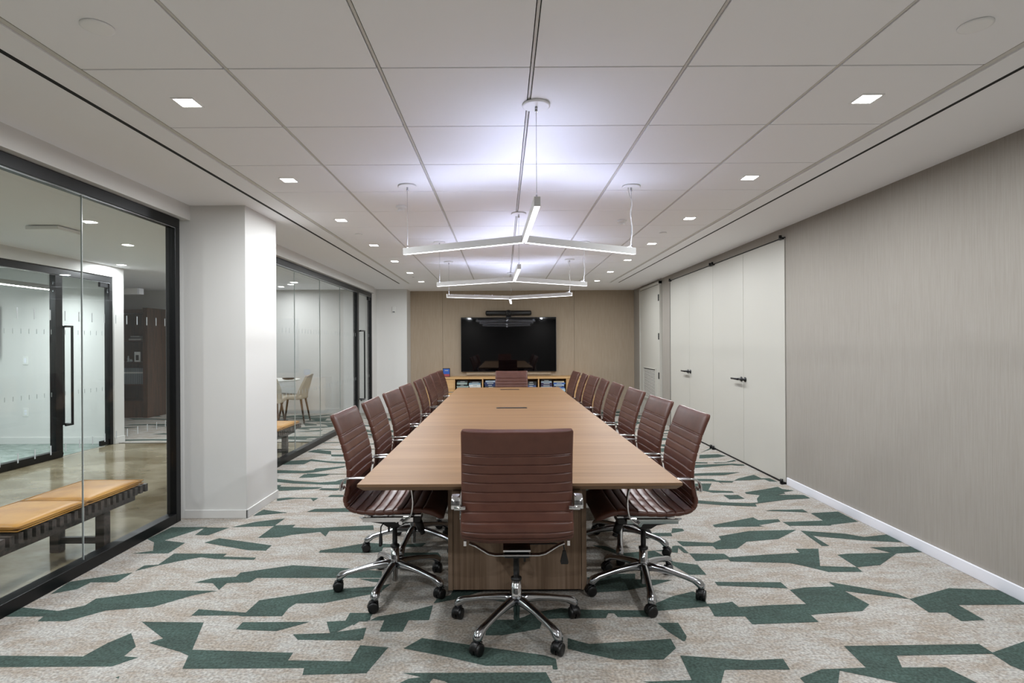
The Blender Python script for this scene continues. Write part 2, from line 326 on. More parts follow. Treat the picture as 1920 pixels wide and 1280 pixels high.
POLY = [[[-2.21,2.5],[-1.84,2.49],[-1.81,2.6],[-1.76,2.69],[-1.66,2.57],[-1.66,2.49],[-1.59,2.48],[-1.66,2.41],[-2.14,2.41],[-2.36,2.42],[-2.45,2.5]],[[-2.49,2.96],[-2.28,2.92],[-2.19,2.98],[-2.19,3.06],[-1.9,3.16],[-1.58,3.15],[-1.69,3.09],[-1.82,2.96],[-2.04,2.92],[-2.15,2.81],[-2.3,2.81],[-2.31,2.86],[-2.57,2.86],[-2.58,2.96]],[[-2.5,3.28],[-2.4,3.33],[-2.22,3.41],[-2.22,3.27],[-2.37,3.27],[-2.38,3.18],[-2.48,3.12]],[[-2.48,4.26],[-2.21,4.26],[-2.27,4.16],[-2.36,3.97],[-2.19,3.92],[-2.19,3.72],[-2.43,3.72],[-2.32,3.77],[-2.41,3.93],[-2.5,4.0]],[[-2.22,3.43],[-2.22,3.52],[-2.14,3.53],[-2.15,3.72],[-1.8,3.71],[-1.8,3.66],[-1.58,3.64],[-1.58,3.6],[-1.83,3.62],[-1.94,3.65],[-2.04,3.59],[-2.14,3.51]],[[-1.59,2.33],[-1.58,2.34],[-1.57,2.32]],[[-2.41,4.26],[-2.04,4.24],[-2.11,4.07],[-2.21,4.08],[-2.22,4.22],[-2.29,4.22],[-2.32,4.1]],[[-2.06,3.92],[-2.0,4.01],[-1.57,3.86],[-1.57,3.76],[-1.69,3.77]],[[-2.03,4.25],[-1.9,4.38],[-1.71,4.46],[-1.72,4.27]],[[-1.73,4.01],[-1.72,4.29],[-1.57,4.3],[-1.57,4.24],[-1.4,4.22],[-0.98,4.28],[-0.95,4.17],[-1.27,4.15],[-1.26,4.03],[-1.33,4.13],[-1.52,4.07],[-1.58,4.02]],[[-1.58,4.16],[-1.53,4.16],[-1.52,4.14],[-1.57,4.14]],[[-1.77,3.26],[-1.7,3.32],[-1.57,3.34],[-1.57,3.4],[-1.3,3.51],[-0.9,3.45],[-0.73,3.41],[-0.71,3.31],[-1.44,3.32],[-1.45,3.26],[-1.58,3.25],[-1.58,3.16],[-1.66,3.25]],[[-1.57,2.86],[-1.57,2.93],[-1.31,2.89],[-1.3,3.03],[-0.95,3.16],[-0.69,3.2],[-0.67,3.12],[-0.95,2.99],[-1.09,2.99],[-1.11,2.94],[-1.11,2.85],[-1.31,2.85],[-1.34,2.86]],[[-1.28,2.72],[-1.28,2.79],[-0.95,2.79],[-1.08,2.7],[-1.19,2.71]],[[-1.78,2.8],[-1.47,2.79],[-1.39,2.54],[-0.93,2.51],[-0.93,2.45],[-0.66,2.44],[-0.65,2.57],[-0.52,2.55],[-0.57,2.35],[-0.83,2.34],[-0.84,2.39],[-1.35,2.39],[-1.38,2.49],[-1.43,2.52],[-1.62,2.6],[-1.58,2.64],[-1.73,2.76]],[[-0.87,2.79],[-0.78,2.8],[-0.78,2.88],[-0.66,2.88],[-0.67,2.79],[-0.71,2.79],[-0.79,2.69],[-0.66,2.73],[-0.66,2.61],[-0.95,2.62],[-0.99,2.67],[-0.82,2.68]],[[-1.21,3.72],[-1.21,3.76],[-0.94,3.89],[-0.81,3.87],[-0.8,3.72],[-0.88,3.71]],[[-1.99,4.53],[-1.99,4.63],[-1.98,4.7],[-1.75,4.61]],[[-1.03,3.85],[-0.93,3.9],[-0.71,3.86],[-0.53,3.89],[-0.55,3.82],[-0.7,3.81],[-0.82,3.81],[-0.88,3.71],[-0.99,3.71]],[[-0.66,2.8],[-0.63,2.84],[-0.49,2.89],[-0.37,2.96],[-0.37,2.8],[-0.47,2.8],[-0.48,2.69],[-0.59,2.69],[-0.59,2.8]],[[-0.77,2.88],[-0.67,2.88],[-0.66,2.8],[-0.71,2.79],[-0.73,2.75]],[[-0.72,2.7],[-0.66,2.73],[-0.65,2.62],[-0.7,2.62]],[[-0.83,3.13],[-0.72,3.19],[-0.64,3.23],[-0.68,3.12],[-0.82,3.07]],[[-0.84,3.3],[-0.72,3.3],[-0.72,3.25],[-0.76,3.26]],[[-0.66,3.71],[-0.43,3.71],[-0.4,3.63],[-0.66,3.63]],[[-0.45,2.54],[-0.38,2.63],[-0.13,2.56],[0.17,2.48],[0.22,2.45],[0.22,2.37],[0.2,2.37],[0.2,2.4],[-0.08,2.4],[-0.25,2.47]],[[-0.42,2.35],[0.17,2.35],[0.19,2.27],[0.04,2.23],[-0.21,2.26],[-0.24,2.29],[-0.29,2.31],[-0.32,2.23],[-0.46,2.24],[-0.39,2.31],[-0.34,2.32]],[[-0.08,2.78],[-0.06,2.8],[0.05,2.8],[0.15,2.86],[0.17,2.8],[0.17,2.71],[-0.01,2.65],[-0.09,2.65]],[[-0.37,2.98],[-0.25,3.03],[-0.07,3.16],[-0.28,3.15],[-0.29,3.08],[-0.36,3.03]],[[0.09,2.82],[0.14,2.87],[0.29,2.92],[0.42,2.9],[0.71,2.89],[0.79,2.97],[0.9,3.05],[1.03,3.11],[1.06,3.02],[1.05,2.96],[1.09,2.96],[1.04,2.83],[1.05,2.93],[0.76,2.88],[0.74,2.82],[0.56,2.82],[0.55,2.86],[0.52,2.86],[0.5,2.81],[0.26,2.81],[0.19,2.8],[0.17,2.72],[0.09,2.68]],[[0.29,2.62],[0.38,2.57],[0.48,2.58],[0.76,2.61],[0.76,2.53],[0.68,2.44],[0.48,2.44],[0.36,2.49],[0.28,2.53]],[[0.74,2.76],[0.84,2.76],[0.84,2.63],[0.82,2.59],[0.81,2.59],[0.77,2.67]],[[0.48,3.3],[0.62,3.35],[0.77,3.35],[0.75,3.27],[0.96,3.26],[0.82,3.18],[0.66,3.12],[0.49,3.1]],[[0.59,3.83],[0.68,3.81],[0.77,3.68],[1.11,3.75],[1.13,3.81],[1.17,3.81],[1.17,3.67],[1.12,3.68],[1.15,3.77],[0.98,3.72],[1.05,3.53],[1.18,3.48],[1.18,3.33],[1.08,3.33],[1.01,3.52],[0.89,3.56],[0.78,3.61],[0.66,3.74]],[[1.18,3.9],[1.43,3.86],[1.4,3.8],[1.19,3.8]],[[1.19,3.67],[1.35,3.66],[1.31,3.55],[1.19,3.55]],[[1.05,4.07],[1.19,4.07],[1.18,4.0],[1.08,4.0]],[[1.55,4.24],[1.93,4.42],[1.94,4.35],[2.1,4.37],[2.09,4.31],[1.89,4.23],[1.91,4.2],[1.55,4.19]],[[1.23,4.17],[1.3,4.16],[1.3,4.11],[1.19,4.06]],[[1.5,3.99],[1.76,4.1],[2.11,4.12],[1.89,3.93],[1.65,3.88],[1.53,3.75],[1.39,3.74],[1.39,3.82],[1.21,3.8],[1.18,3.9],[1.41,3.86],[1.49,3.92]],[[1.19,3.66],[1.41,3.66],[1.42,3.6],[1.67,3.64],[1.9,3.67],[1.91,3.74],[2.06,3.74],[1.91,3.45],[2.12,3.43],[2.11,3.36],[1.91,3.36],[1.82,3.45],[1.75,3.5],[1.4,3.53],[1.4,3.57],[1.19,3.54]],[[1.12,3.8],[1.18,3.8],[1.19,3.67],[1.16,3.68],[1.15,3.77],[1.1,3.74]],[[1.04,3.48],[1.18,3.48],[1.18,3.33],[1.09,3.33],[1.07,3.41]],[[1.19,3.23],[1.56,3.22],[1.56,3.14],[1.19,3.18]],[[1.04,2.95],[1.15,2.97],[1.19,2.98],[1.2,2.92],[1.37,2.94],[1.56,2.95],[1.56,3.12],[1.66,3.15],[1.83,3.16],[1.83,3.22],[1.98,3.14],[2.11,3.06],[2.13,3.0],[1.85,3.1],[1.88,2.94],[1.8,2.87],[1.56,2.84],[1.52,2.83],[1.52,2.76],[1.19,2.74],[1.19,2.82],[1.04,2.82],[1.05,2.92]],[[0.76,2.47],[1.05,2.43],[1.19,2.44],[1.18,2.36],[0.91,2.36],[0.85,2.25],[0.65,2.25],[0.55,2.28],[0.75,2.29]],[[2.1,4.3],[2.42,4.33],[2.43,4.52],[2.67,4.56],[2.67,4.3],[2.43,4.23],[2.41,4.21],[2.11,4.21],[2.11,4.12]],[[2.13,4.1],[2.41,4.03],[2.5,3.96],[2.69,4.01],[2.69,3.85],[2.45,3.89],[2.27,3.95],[2.16,3.99],[2.16,3.79],[2.11,3.79]],[[2.41,3.76],[2.69,3.77],[2.69,3.67],[2.51,3.65],[2.28,3.46],[2.12,3.43],[2.12,3.63],[2.2,3.65],[2.48,3.66]],[[1.51,2.54],[2.12,2.55],[2.12,2.48],[2.34,2.57],[2.13,2.34],[2.11,2.38],[2.11,2.32],[2.01,2.33],[2.01,2.38],[2.11,2.38],[2.11,2.47],[1.69,2.46],[1.65,2.37],[1.83,2.37],[1.87,2.26],[1.82,2.25],[1.57,2.26],[1.38,2.35],[1.32,2.26],[1.19,2.26],[1.19,2.3],[1.31,2.36],[1.5,2.37]],[[2.13,3.0],[2.44,3.13],[2.71,3.1],[2.69,2.93],[2.33,2.93],[2.33,2.77],[2.21,2.76],[2.21,2.85],[2.12,2.85]],[[2.12,2.38],[2.23,2.41],[2.15,2.33]],[[-2.49,7.24],[-2.44,7.38],[-2.2,7.28],[-2.13,7.05],[-1.97,7.05],[-1.94,6.92],[-2.09,6.93],[-2.13,7.05]],[[-2.53,6.46],[-2.51,6.67],[-2.37,6.72],[-2.3,6.72],[-2.28,6.77],[-2.08,6.66],[-1.93,6.62],[-1.78,6.6],[-1.76,6.51],[-1.94,6.53],[-2.12,6.61],[-2.25,6.66],[-2.27,6.48]],[[-2.53,6.19],[-2.33,6.17],[-2.15,6.14],[-2.06,6.18],[-2.06,6.26],[-1.93,6.29],[-1.75,6.39],[-1.77,6.3],[-2.02,6.06],[-2.08,6.03],[-2.47,6.04]],[[-2.09,5.82],[-2.09,5.98],[-1.81,5.99],[-1.84,5.9],[-1.96,5.83]],[[-2.07,6.01],[-1.63,5.98],[-1.63,5.97],[-2.06,5.97]],[[-2.37,5.8],[-2.29,5.78],[-2.08,5.69],[-1.81,5.62],[-1.67,5.66],[-1.62,5.75],[-1.55,5.75],[-1.51,5.57],[-1.61,5.53],[-1.74,5.53],[-2.04,5.58],[-2.32,5.67]],[[-2.26,5.52],[-2.15,5.52],[-2.14,5.46],[-1.72,5.43],[-1.75,5.37],[-2.02,5.31],[-2.17,5.31]],[[-1.73,5.33],[-1.72,5.39],[-1.56,5.38],[-1.53,5.44],[-1.47,5.43],[-1.56,5.3]],[[-2.0,5.03],[-1.92,5.07],[-1.83,5.06],[-1.64,5.05],[-1.65,4.94],[-1.7,5.03],[-1.84,5.03],[-1.97,4.96]],[[-1.6,4.63],[-1.56,4.71],[-1.31,4.73],[-1.24,4.73],[-1.22,4.62]],[[-1.57,5.08],[-1.56,5.15],[-1.39,5.14],[-1.37,5.08]],[[-1.99,4.53],[-1.97,4.71],[-1.95,4.63],[-1.75,4.62],[-1.87,4.57]],[[2.37,6.9],[2.61,6.94],[2.66,6.82],[2.53,6.74],[2.29,6.68]],[[2.43,7.04],[2.66,7.34],[2.65,7.28]],[[2.14,6.49],[2.31,6.46],[2.29,6.41],[2.11,6.41]],[[2.37,6.46],[2.51,6.46],[2.67,6.6],[2.66,6.53],[2.5,6.44],[2.38,6.42]],[[2.08,6.33],[2.56,6.39],[2.67,6.34],[2.65,6.28],[2.57,6.28],[2.52,6.32],[2.09,6.18],[2.04,6.18]],[[1.91,5.9],[2.12,5.94],[2.47,5.96],[2.25,5.83],[1.88,5.81]],[[1.84,5.69],[2.08,5.67],[2.09,5.61],[2.24,5.58],[2.34,5.69],[2.56,5.84],[2.57,5.69],[2.65,5.69],[2.66,5.55],[2.59,5.56],[2.58,5.65],[2.43,5.62],[2.26,5.6],[2.21,5.52],[2.1,5.53],[2.1,5.42],[2.09,5.55],[2.03,5.58],[1.81,5.6]],[[1.84,5.49],[2.0,5.49],[1.88,5.24],[2.08,5.2],[2.08,5.15],[1.89,5.15],[1.81,5.24],[1.75,5.22]],[[1.95,5.07],[2.08,5.07],[2.09,4.95],[1.95,4.93]],[[1.59,4.91],[1.68,4.9],[1.87,4.84],[2.08,4.81],[2.15,4.83],[2.19,4.94],[2.27,5.06],[2.17,5.11],[2.18,5.16],[2.42,5.27],[2.57,5.35],[2.57,5.27],[2.65,5.21],[2.53,5.16],[2.52,5.11],[2.43,5.07],[2.66,5.06],[2.66,4.95],[2.43,4.91],[2.11,4.79],[2.09,4.71],[1.83,4.75],[1.56,4.84]],[[2.1,4.59],[2.17,4.61],[2.42,4.62],[2.42,4.54]],[[2.15,11.29],[2.3,11.28],[2.28,11.2],[2.13,11.2]],[[2.07,10.87],[2.21,10.86],[2.19,10.76],[2.05,10.77]],[[2.37,10.52],[2.54,10.6],[2.52,10.51],[2.35,10.43]],[[2.24,9.97],[2.37,10.0],[2.33,9.87],[2.21,9.85]],[[2.14,9.51],[2.23,9.54],[2.21,9.42],[2.11,9.41]],[[2.02,8.99],[2.08,8.98],[2.03,8.75],[1.96,8.73]],[[2.43,8.87],[2.6,8.9],[2.57,8.81],[2.42,8.81]],[[2.34,8.57],[2.49,8.58],[2.46,8.5],[2.32,8.5]],[[2.26,8.34],[2.4,8.36],[2.37,8.3],[2.25,8.3]],[[2.14,8.0],[2.27,8.16],[2.35,8.14],[2.28,7.97],[2.15,7.93]],[[2.02,7.6],[2.17,7.64],[2.1,7.45]],[[1.92,7.32],[2.08,7.36],[2.0,7.11],[1.85,7.08]],[[-3.51,9.98],[-3.2,9.76],[-3.14,9.62],[-3.32,9.56]],[[-3.26,9.9],[-2.98,9.95],[-2.83,9.48],[-2.91,9.48],[-3.01,9.68]],[[-3.35,9.37],[-3.17,9.4],[-3.21,9.31]],[[-3.24,8.95],[-2.88,9.11],[-2.87,8.97],[-3.19,8.94]],[[-2.82,8.61],[-2.62,8.76],[-2.59,8.63]],[[-3.18,8.46],[-3.09,8.49],[-3.12,8.37]],[[-3.09,8.19],[-2.59,8.2],[-2.51,8.12],[-2.91,8.15]],[[-3.03,8.05],[-2.49,8.05],[-2.47,8.01],[-3.01,8.0]],[[-2.51,7.92],[-2.26,7.95],[-2.25,7.9],[-2.47,7.87]],[[-2.42,7.41],[-2.07,7.42],[-2.06,7.38],[-2.41,7.37]],[[-2.58,10.5],[-2.49,10.45],[-2.56,10.42]],[[-2.35,9.62],[-2.25,9.59],[-2.23,9.52],[-2.32,9.56]],[[-2.2,9.12],[-2.08,9.02],[-2.16,9.0]],[[-2.07,8.69],[-1.99,8.66],[-1.95,8.47],[-2.04,8.58]],[[-1.97,8.35],[-1.9,8.32],[-1.96,8.3]],[[-1.83,7.79],[-1.77,7.81],[-1.76,7.75],[-1.83,7.76]],[[-1.74,7.41],[-1.67,7.41],[-1.67,7.37],[-1.73,7.37]],[[-4.22,10.93],[-3.71,10.87],[-3.43,11.11],[-3.34,11.15],[-3.39,10.86],[-3.72,10.7],[-4.12,10.66]],[[-3.59,10.5],[-3.25,10.52],[-3.2,10.25],[-3.35,10.22],[-3.52,10.42]]]
main_p = []; lounge_p = []
for p in POLY:
    cx = sum(a for a, b in p) / len(p)
    if cx < XL - .05: lounge_p.append([(min(a, XL - .13), max(b, YT + .01)) for a, b in p])
    else: main_p.append([(max(min(a, XR), XL - .05), b) for a, b in p])
main_p += rpart(-2.4, 2.6, Y0 + .1, 1.75, 26, 3) + rpart(-2.4, -1.2, 7.9, 11.1, 12, 5) + rpart(1.3, 2.6, 9.0, 11.5, 10, 6) + rpart(-1.0, 1.2, 5, 11, 26, 8)
carpet_floor('floor', XL - .12, XR + .02, Y0, YB + .1, main_p, 'mottled beige carpet with angular green patches')
lounge_p += rpart(-8.8, -2.7, YT + .05, 11.2, 85, 11)
carpet_floor('floor', -9.6, XL - .12, YT, 11.5, lounge_p, 'beige and green patterned carpet beyond the corridor')
bm = NB(); box(bm, XO - .05, XL - .12, Y0, YT, -.12, -.002); struct('floor', bm, M_conc, label='polished concrete corridor floor behind the glass', cat='floor')
bm = NB(); box(bm, -9.6, XO - .05, Y0, YT, -.12, 0); struct('floor', bm, M_ocarp, label='pale streaked carpet inside the office across the corridor', cat='floor')

# ceiling of the room: plasterboard margins with slots, tiles and grid
GX0, GX1, GY1 = -1.68, 1.93, 10.30
SLL, SLR = -1.862, 2.095
bm = NB()
for a, b in ((XL - .06, SLL - .013), (SLL + .013, GX0 - .028), (GX1 + .028, SLR - .011), (SLR + .011, XR)):
    box(bm, a, b, Y0, GY1, ZC, ZC + .06)
box(bm, XL - .06, XR, GY1 + .0, YB, ZC, ZC + .06)
box(bm, XL - .06, XR, Y0, YB, ZC + .10, ZC + .16)
ceil = struct('ceiling', bm, M_ceil, label='white ceiling of the meeting room', cat='ceiling')
bm = NB()
for s, w in ((SLL, .013), (SLR, .011)): box(bm, s - w, s + w, Y0, GY1, ZC + .0004, ZC + .05)
obj('air_slot', bm, M_slot, ceil)
xs = [GX0] + [-1.099 + .611 * k for k in range(5)] + [GX1]
ys = [Y0] + [2.272 + .611 * k for k in range(-6, 14)]
ys = [y for y in ys if y < GY1 - .05] ; ys[0] = Y0; ys.append(GY1)
bm = NB()
for a, b in zip(xs, xs[1:]):
    for c, d in zip(ys, ys[1:]):
        box(bm, a + .009, b - .009, c + .004, d - .004, ZC + .001, ZC + .02)
obj('ceiling_tiles', bm, M_tile, ceil, bevel=.0015, seg=1)
bm = NB()
for x in xs[1:-1]: box(bm, x - .005, x + .005, Y0, GY1, ZC + .0045, ZC + .03)
for x in (GX0, GX1):
    s = 1 if x > 0 else -1
    box(bm, min(x + s*.002, x + s*.026), max(x + s*.002, x + s*.026), Y0, GY1, ZC + .006, ZC + .04)
obj('ceiling_grid', bm, M_grid, ceil)
bm = NB()
for y in ys[1:]: box(bm, GX0, GX1, y - .012, y + .012, ZC + .010, ZC + .03)
obj('ceiling_grid', bm, M_gap, ceil)
bm = NB(); box(bm, GX0 - .028, GX1 + .028, Y0, GY1 + .02, ZC + .07, ZC + .09); obj('plenum_cover', bm, M_slot, ceil)
bm = NB(); box(bm, -9.7, XL - .06, Y0, 11.6, ZC, ZC + .1); struct('ceiling', bm, M_ceil, label='plain white ceiling over corridor, lounge and office', cat='ceiling')

# walls
bm = NB(); box(bm, XR, XR + .12, Y0, YB + .12, 0, ZC + .1)
wr = struct('wall_right', bm, M_fab, label='greige fabric covered wall on the right', cat='wall')
bm = NB()
for a, b in ((-1.95, -1.242), (-1.238, 1.468), (1.472, XR)): box(bm, a, b, YB, YB + .1, 0, ZC + .1)
struct('wall_back', bm, M_taupe, label='taupe panelled end wall behind the screen', cat='wall')
bm = NB(); box(bm, -9.7, XR + .12, Y0 - .1, Y0, 0, ZC + .1); struct('wall_front', bm, M_dark, label='charcoal wall behind the camera', cat='wall')
bm = NB()
box(bm, XL - .12, -2.02, 4.48, 5.09, 0, ZC + .02)                     # pillar between the glass fronts
box(bm, XL - .12, -2.45, Y0, 4.48, 2.335, ZC + .02)                   # headers above the glass
box(bm, XL - .12, -2.45, 5.09, 10.90, 2.335, ZC + .02)
box(bm, XL - .12, XL, 10.90, 11.30, 0, ZC + .02)
box(bm, XL - .12, -1.90, 11.30, YB + .1, 0, ZC + .02)
struct('wall_left', bm, M_white, label='white pillars and headers of the left wall', cat='wall')
bm = NB(); box(bm, -9.7, XL - .12, 11.35, 11.5, 0, ZC + .02); struct('wall_lounge', bm, M_white, label='white wall at the far end of the lounge', cat='wall')
bm = NB(); box(bm, -9.7, XO, 7.95, 8.10, 0, ZC + .02); box(bm, XO - .12, XO + .02, 7.9, 8.1, 0, ZC + .02)
box(bm, XO - .12, XO + .02, Y0, 7.9, 2.31, ZC + .02)
struct('wall_office', bm, M_white, label='white office wall across the corridor', cat='wall')
bm = NB(); box(bm, -9.8, -9.6, Y0, 11.6, 0, ZC + .02); struct('wall_outer', bm, M_white, label='far side wall of the office', cat='wall')
# baseboards
bm = NB(); box(bm, XR - .014, XR, Y0, 5.42, 0, .072); struct('baseboard_right', bm, M_base, label='white baseboard along the right wall', cat='baseboard', bevel=.003)
bm = NB()
box(bm, XL, -2.008, 4.468, 4.48, 0, .066); box(bm, -2.02, -2.008, 4.468, 5.09, 0, .066)
box(bm, XL, -1.90, 11.288, 11.30, 0, .066)
struct('baseboard_left', bm, M_white, label='white baseboard round the left pillar', cat='baseboard', bevel=.003)
bm = NB(); box(bm, -9.6, XL - .12, 11.335, 11.35, 0, .09); struct('baseboard_lounge', bm, M_white, label='baseboard of the lounge wall', cat='baseboard')
bm = NB(); box(bm, -9.6, XO - .12, 7.935, 7.95, 0, .09); box(bm, XO + .02, XO + .03, 7.9, 8.1, 0, .09); struct('baseboard_office', bm, M_white, label='baseboard of the office wall', cat='baseboard')

# ------------------------------------------------------------------ glass fronts
def dashes(bm, x, y0, y1, step=.108, first=2.858):
    k0 = math.ceil((y0 - first) / step)
    y = first + k0 * step
    while y < y1:
        for z0, z1 in ((1.50, 1.557), (.748, .80)): box(bm, x - .001, x, y - .004, y + .004, z0, z1)
        y += step
def glass_front(name, label, x, y0, y1, zt, joints, fw=.07, fd=.075, door=None):
    """door = (y_start, y_end, y_handle)"""
    t = thing(name, label, 'glass wall'); t['kind'] = 'structure'
    bm = NB(); xa, xb = x - fd, x
    box(bm, xa, xb, y0, y1, zt - fw, zt)
    for y in ([y0, y1 - .06]): box(bm, xa, xb, y, y + .06, 0, zt - fw)
    yb1 = door[0] if door else y1 - .06
    box(bm, xa, xb, y0 + .06, yb1, 0, fw)
    if door: box(bm, xa, xb, door[0] - .11, door[0], fw, zt - fw)
    obj('frame', bm, M_black, t, bevel=.002, seg=1)
    bm = NB(); box(bm, x - .006, x + .0, y0 + .06, y1 - .06, zt - fw - .010, zt - fw - .005); obj('frame_bead', bm, M_alu, t)
    lo, hi = y0 + .06, (door[0] - .11 if door else y1 - .06)
    xg = x - .03
    js = [lo] + list(joints) + [hi]
    for a, b in zip(js, js[1:]):
        bm = NB(); box(bm, xg - .005, xg + .005, a + .0015, b - .0015, fw - .01, zt - fw + .01)
        p = obj('glass_pane', bm, M_glass, t)
        bm = NB(); dashes(bm, xg + .0065, a + .02, b - .02); obj('frosted_marks', bm, M_frost, p)
    for j in joints:
        bm = NB(); box(bm, xg - .005, xg + .005, j - .0015, j + .0015, fw, zt - fw); obj('pane_joint', bm, M_gedge, t)
    if door:
        a, b, hy = door
        bm = NB(); box(bm, xg - .006, xg + .006, a + .004, b - .004, .012, zt - fw - .008)
        d = obj('glass_door', bm, M_glass, t)
        bm = NB(); dashes(bm, xg + .0075, a + .03, b - .03); obj('frosted_marks', bm, M_frost, d)
        bm = NB()
        for s in (1, -1):
            xh = xg + s * .055
            box(bm, xh - .011, xh + .011, hy - .011, hy + .011, .375, 1.612)
            for z in (.386, 1.601): box(bm, min(xg, xh), max(xg, xh), hy - .011, hy + .011, z - .011, z + .011)
            for z in (.386, 1.601): box(bm, xh - .011, xh + .011, a + .004, hy, z - .011, z + .011)
        obj('pull_handle', bm, M_black, d, bevel=.002, seg=1)
        bm = NB(); box(bm, xg - .016, xg + .016, b - .16, b - .005, .01, .075); box(bm, xg - .016, xg + .016, b - .16, b - .005, zt - fw - .07, zt - fw - .008)
        box(bm, xg - .012, xg + .012, a + .01, a + .03, .02, .05)
        obj('patch_fitting', bm, M_black, d, bevel=.002, seg=1)
    return t
glass_front('window_1', 'large black framed glass wall, nearest on the left', -2.50, Y0, 4.48 - .06, 2.332, [-1.42 + .97 * k for k in range(6)])
glass_front('window_2', 'black framed glass wall with door beyond the white pillar', -2.50, 5.095, 10.90, 2.332, [5.97, 6.93, 7.89, 8.86], door=(9.92, 10.84, 10.21))
glass_front('window_3', 'black framed office glass wall with door across the corridor', XO, Y0, 7.90, 2.31, [3.0, 5.0], fw=.085, door=(7.0, 7.84, 7.12))
bm = NB(); box(bm, XO + .02, XL - .12, YT - .006, YT + .006, -.01, .004); struct('trim_1', bm, M_slot, label='dark threshold strip between concrete and carpet', cat='trim')

# ------------------------------------------------------------------ right wall doors
def leaf(n, label, y0, y1, hinge_at, rose_at, lever_dir, lever_from):
    bm = NB(); box(bm, XR - .010, XR - .002, y0 + .003, y1 - .003, .018, 2.350)
    d = struct('door_%d' % n, bm, M_door, label=label, cat='door', bevel=.0015, seg=1)
    bm = NB(); xh = XR - .010; z = .944
    lathe(bm, [(.027, 0), (.027, .009), (.013, .012), (.012, .05), (.012, .055)], (xh, rose_at, z), 20, 0, Matrix.Rotation(-PI/2, 3, 'Y'))
    cyl(bm, .0105, (xh - .05, rose_at - lever_dir * .01, z), (xh - .05, rose_at + lever_dir * lever_from, z), 12)
    obj('door_handle', bm, M_black, d)
    bm = NB()
    for zz in (.012, 2.352):
        box(bm, XR - .03, XR - .004, hinge_at - .035, hinge_at + .035, zz - .012, zz + .006)
        cyl(bm, .014, (XR - .03, hinge_at, zz - .012), (XR - .03, hinge_at, zz + .030), 12)
        box(bm, XR - .055, XR - .03, hinge_at - .05, hinge_at - .02, zz - .01, zz - .004)
    obj('pivot_hinge', bm, M_black, d)
    return d
Yd = [5.445, 6.385, 7.31, 8.235, 9.165]
leaf(1, 'tall white cupboard door beside the bare wall, nearest the camera', Yd[0], Yd[1], Yd[0] + .04, Yd[1] - .05, 1, .05)
leaf(2, 'second tall white cupboard door, black lever handle pointing away', Yd[1], Yd[2], Yd[2] - .04, Yd[1] + .05, 1, .17)
leaf(3, 'third tall white cupboard door from the camera', Yd[2], Yd[3], Yd[2] + .04, Yd[3] - .05, 1, .05)
leaf(4, 'fourth tall white cupboard door, next to the louvred door', Yd[3], Yd[4], Yd[4] - .04, Yd[3] + .05, 1, .17)
bm = NB(); box(bm, XR - .012, XR - .0005, Yd[0] - .004, Yd[4] + .012, .002, .016); box(bm, XR - .012, XR - .0005, Yd[0] - .004, Yd[4] + .012, 2.351, 2.360)
box(bm, XR - .012, XR - .0005, Yd[4] + .002, Yd[4] + .012, .0, 2.36)
struct('trim_2', bm, M_slot, label='black shadow gap round the cupboard doors', cat='trim')
bm = NB(); LA, LB = 9.72, 11.06
box(bm, XR - .03, XR - .002, LA, LB, .01, 2.36)
d5 = struct('door_5', bm, M_door, label='white louvred service door in the far right corner', cat='door', bevel=.0015, seg=1)
bm = NB(); box(bm, XR - .045, XR - .001, LA - .05, LA - .004, 0, 2.41); box(bm, XR - .045, XR - .001, LB + .004, LB + .05, 0, 2.41); box(bm, XR - .045, XR - .001, LA - .05, LB + .05, 2.365, 2.41)
obj('door_frame', bm, M_door, d5)
bm = NB(); ly0, ly1 = 9.93, 10.78
box(bm, XR - .034, XR - .030, ly0, ly1, .36, .895, 1)  # black plate stands in for the shade between the slats
for k in range(19):
    z = .372 + k * .0275
    fs = box(bm, -.003, .003, ly0 + .01, ly1 - .01, -.0095, .0095, 0, Matrix.Translation((XR - .042, 0, z)) @ Matrix.Rotation(.3, 4, 'Y'))
for q in ((ly0 - .02, ly0 + .012, .34, .915), (ly1 - .012, ly1 + .02, .34, .915), (ly0, ly1, .895, .915), (ly0, ly1, .34, .36)):
    box(bm, XR - .055, XR - .03, *q)
obj('louvre', bm, [M_door, M_slot], d5)
bm = NB()
for z in (2.13, 1.47, .80): box(bm, XR - .052, XR - .03, LA - .03, LA + .02, z - .055, z + .055)
obj('hinge', bm, M_slot, d5)

# ------------------------------------------------------------------ ceiling lights
def downlight(x, y, label, group, power, z=ZC, s=.085, col=(.93, .965, 1.0)):
    t = thing('recessed_downlight', label, 'ceiling light', (x, y, z), 0, group)
    bm = NB(); w = s / 2 + .008
    for a in ((-w, w, -w, -s/2), (-w, w, s/2, w), (-w, -s/2, -s/2, s/2), (s/2, w, -s/2, s/2)): box(bm, *a, -.003, .001)
    obj('trim_ring', bm, M_fit, t)
    bm = NB(); box(bm, -s/2, s/2, -s/2, s/2, -.0015, .0005); obj('lens', bm, M_lamp, t)
    area('downlight_lamp', (0, 0, -.005), s, power, col, parent=t)
    return t
LY = [2.58, 3.80, 5.03, 6.30, 7.52, 8.75, 9.97]
for side, x, nm in ((0, -1.42, 'left'), (1, 1.65, 'right')):
    for k, y in enumerate([-1.0, 0.6] + LY):  # leading two per row are unseen, added and boosted to brighten the near end
        lab = 'square ceiling downlight, %s row, %s from the camera' % (nm, ORD[k - 2]) if k > 1 else 'added unseen square downlight, %s row, %s behind the camera' % (nm, ORD[k])
        downlight(x, y, lab, 'square downlights of the %s row' % nm, P_DOWN * (1.35 if k < 2 else 1))
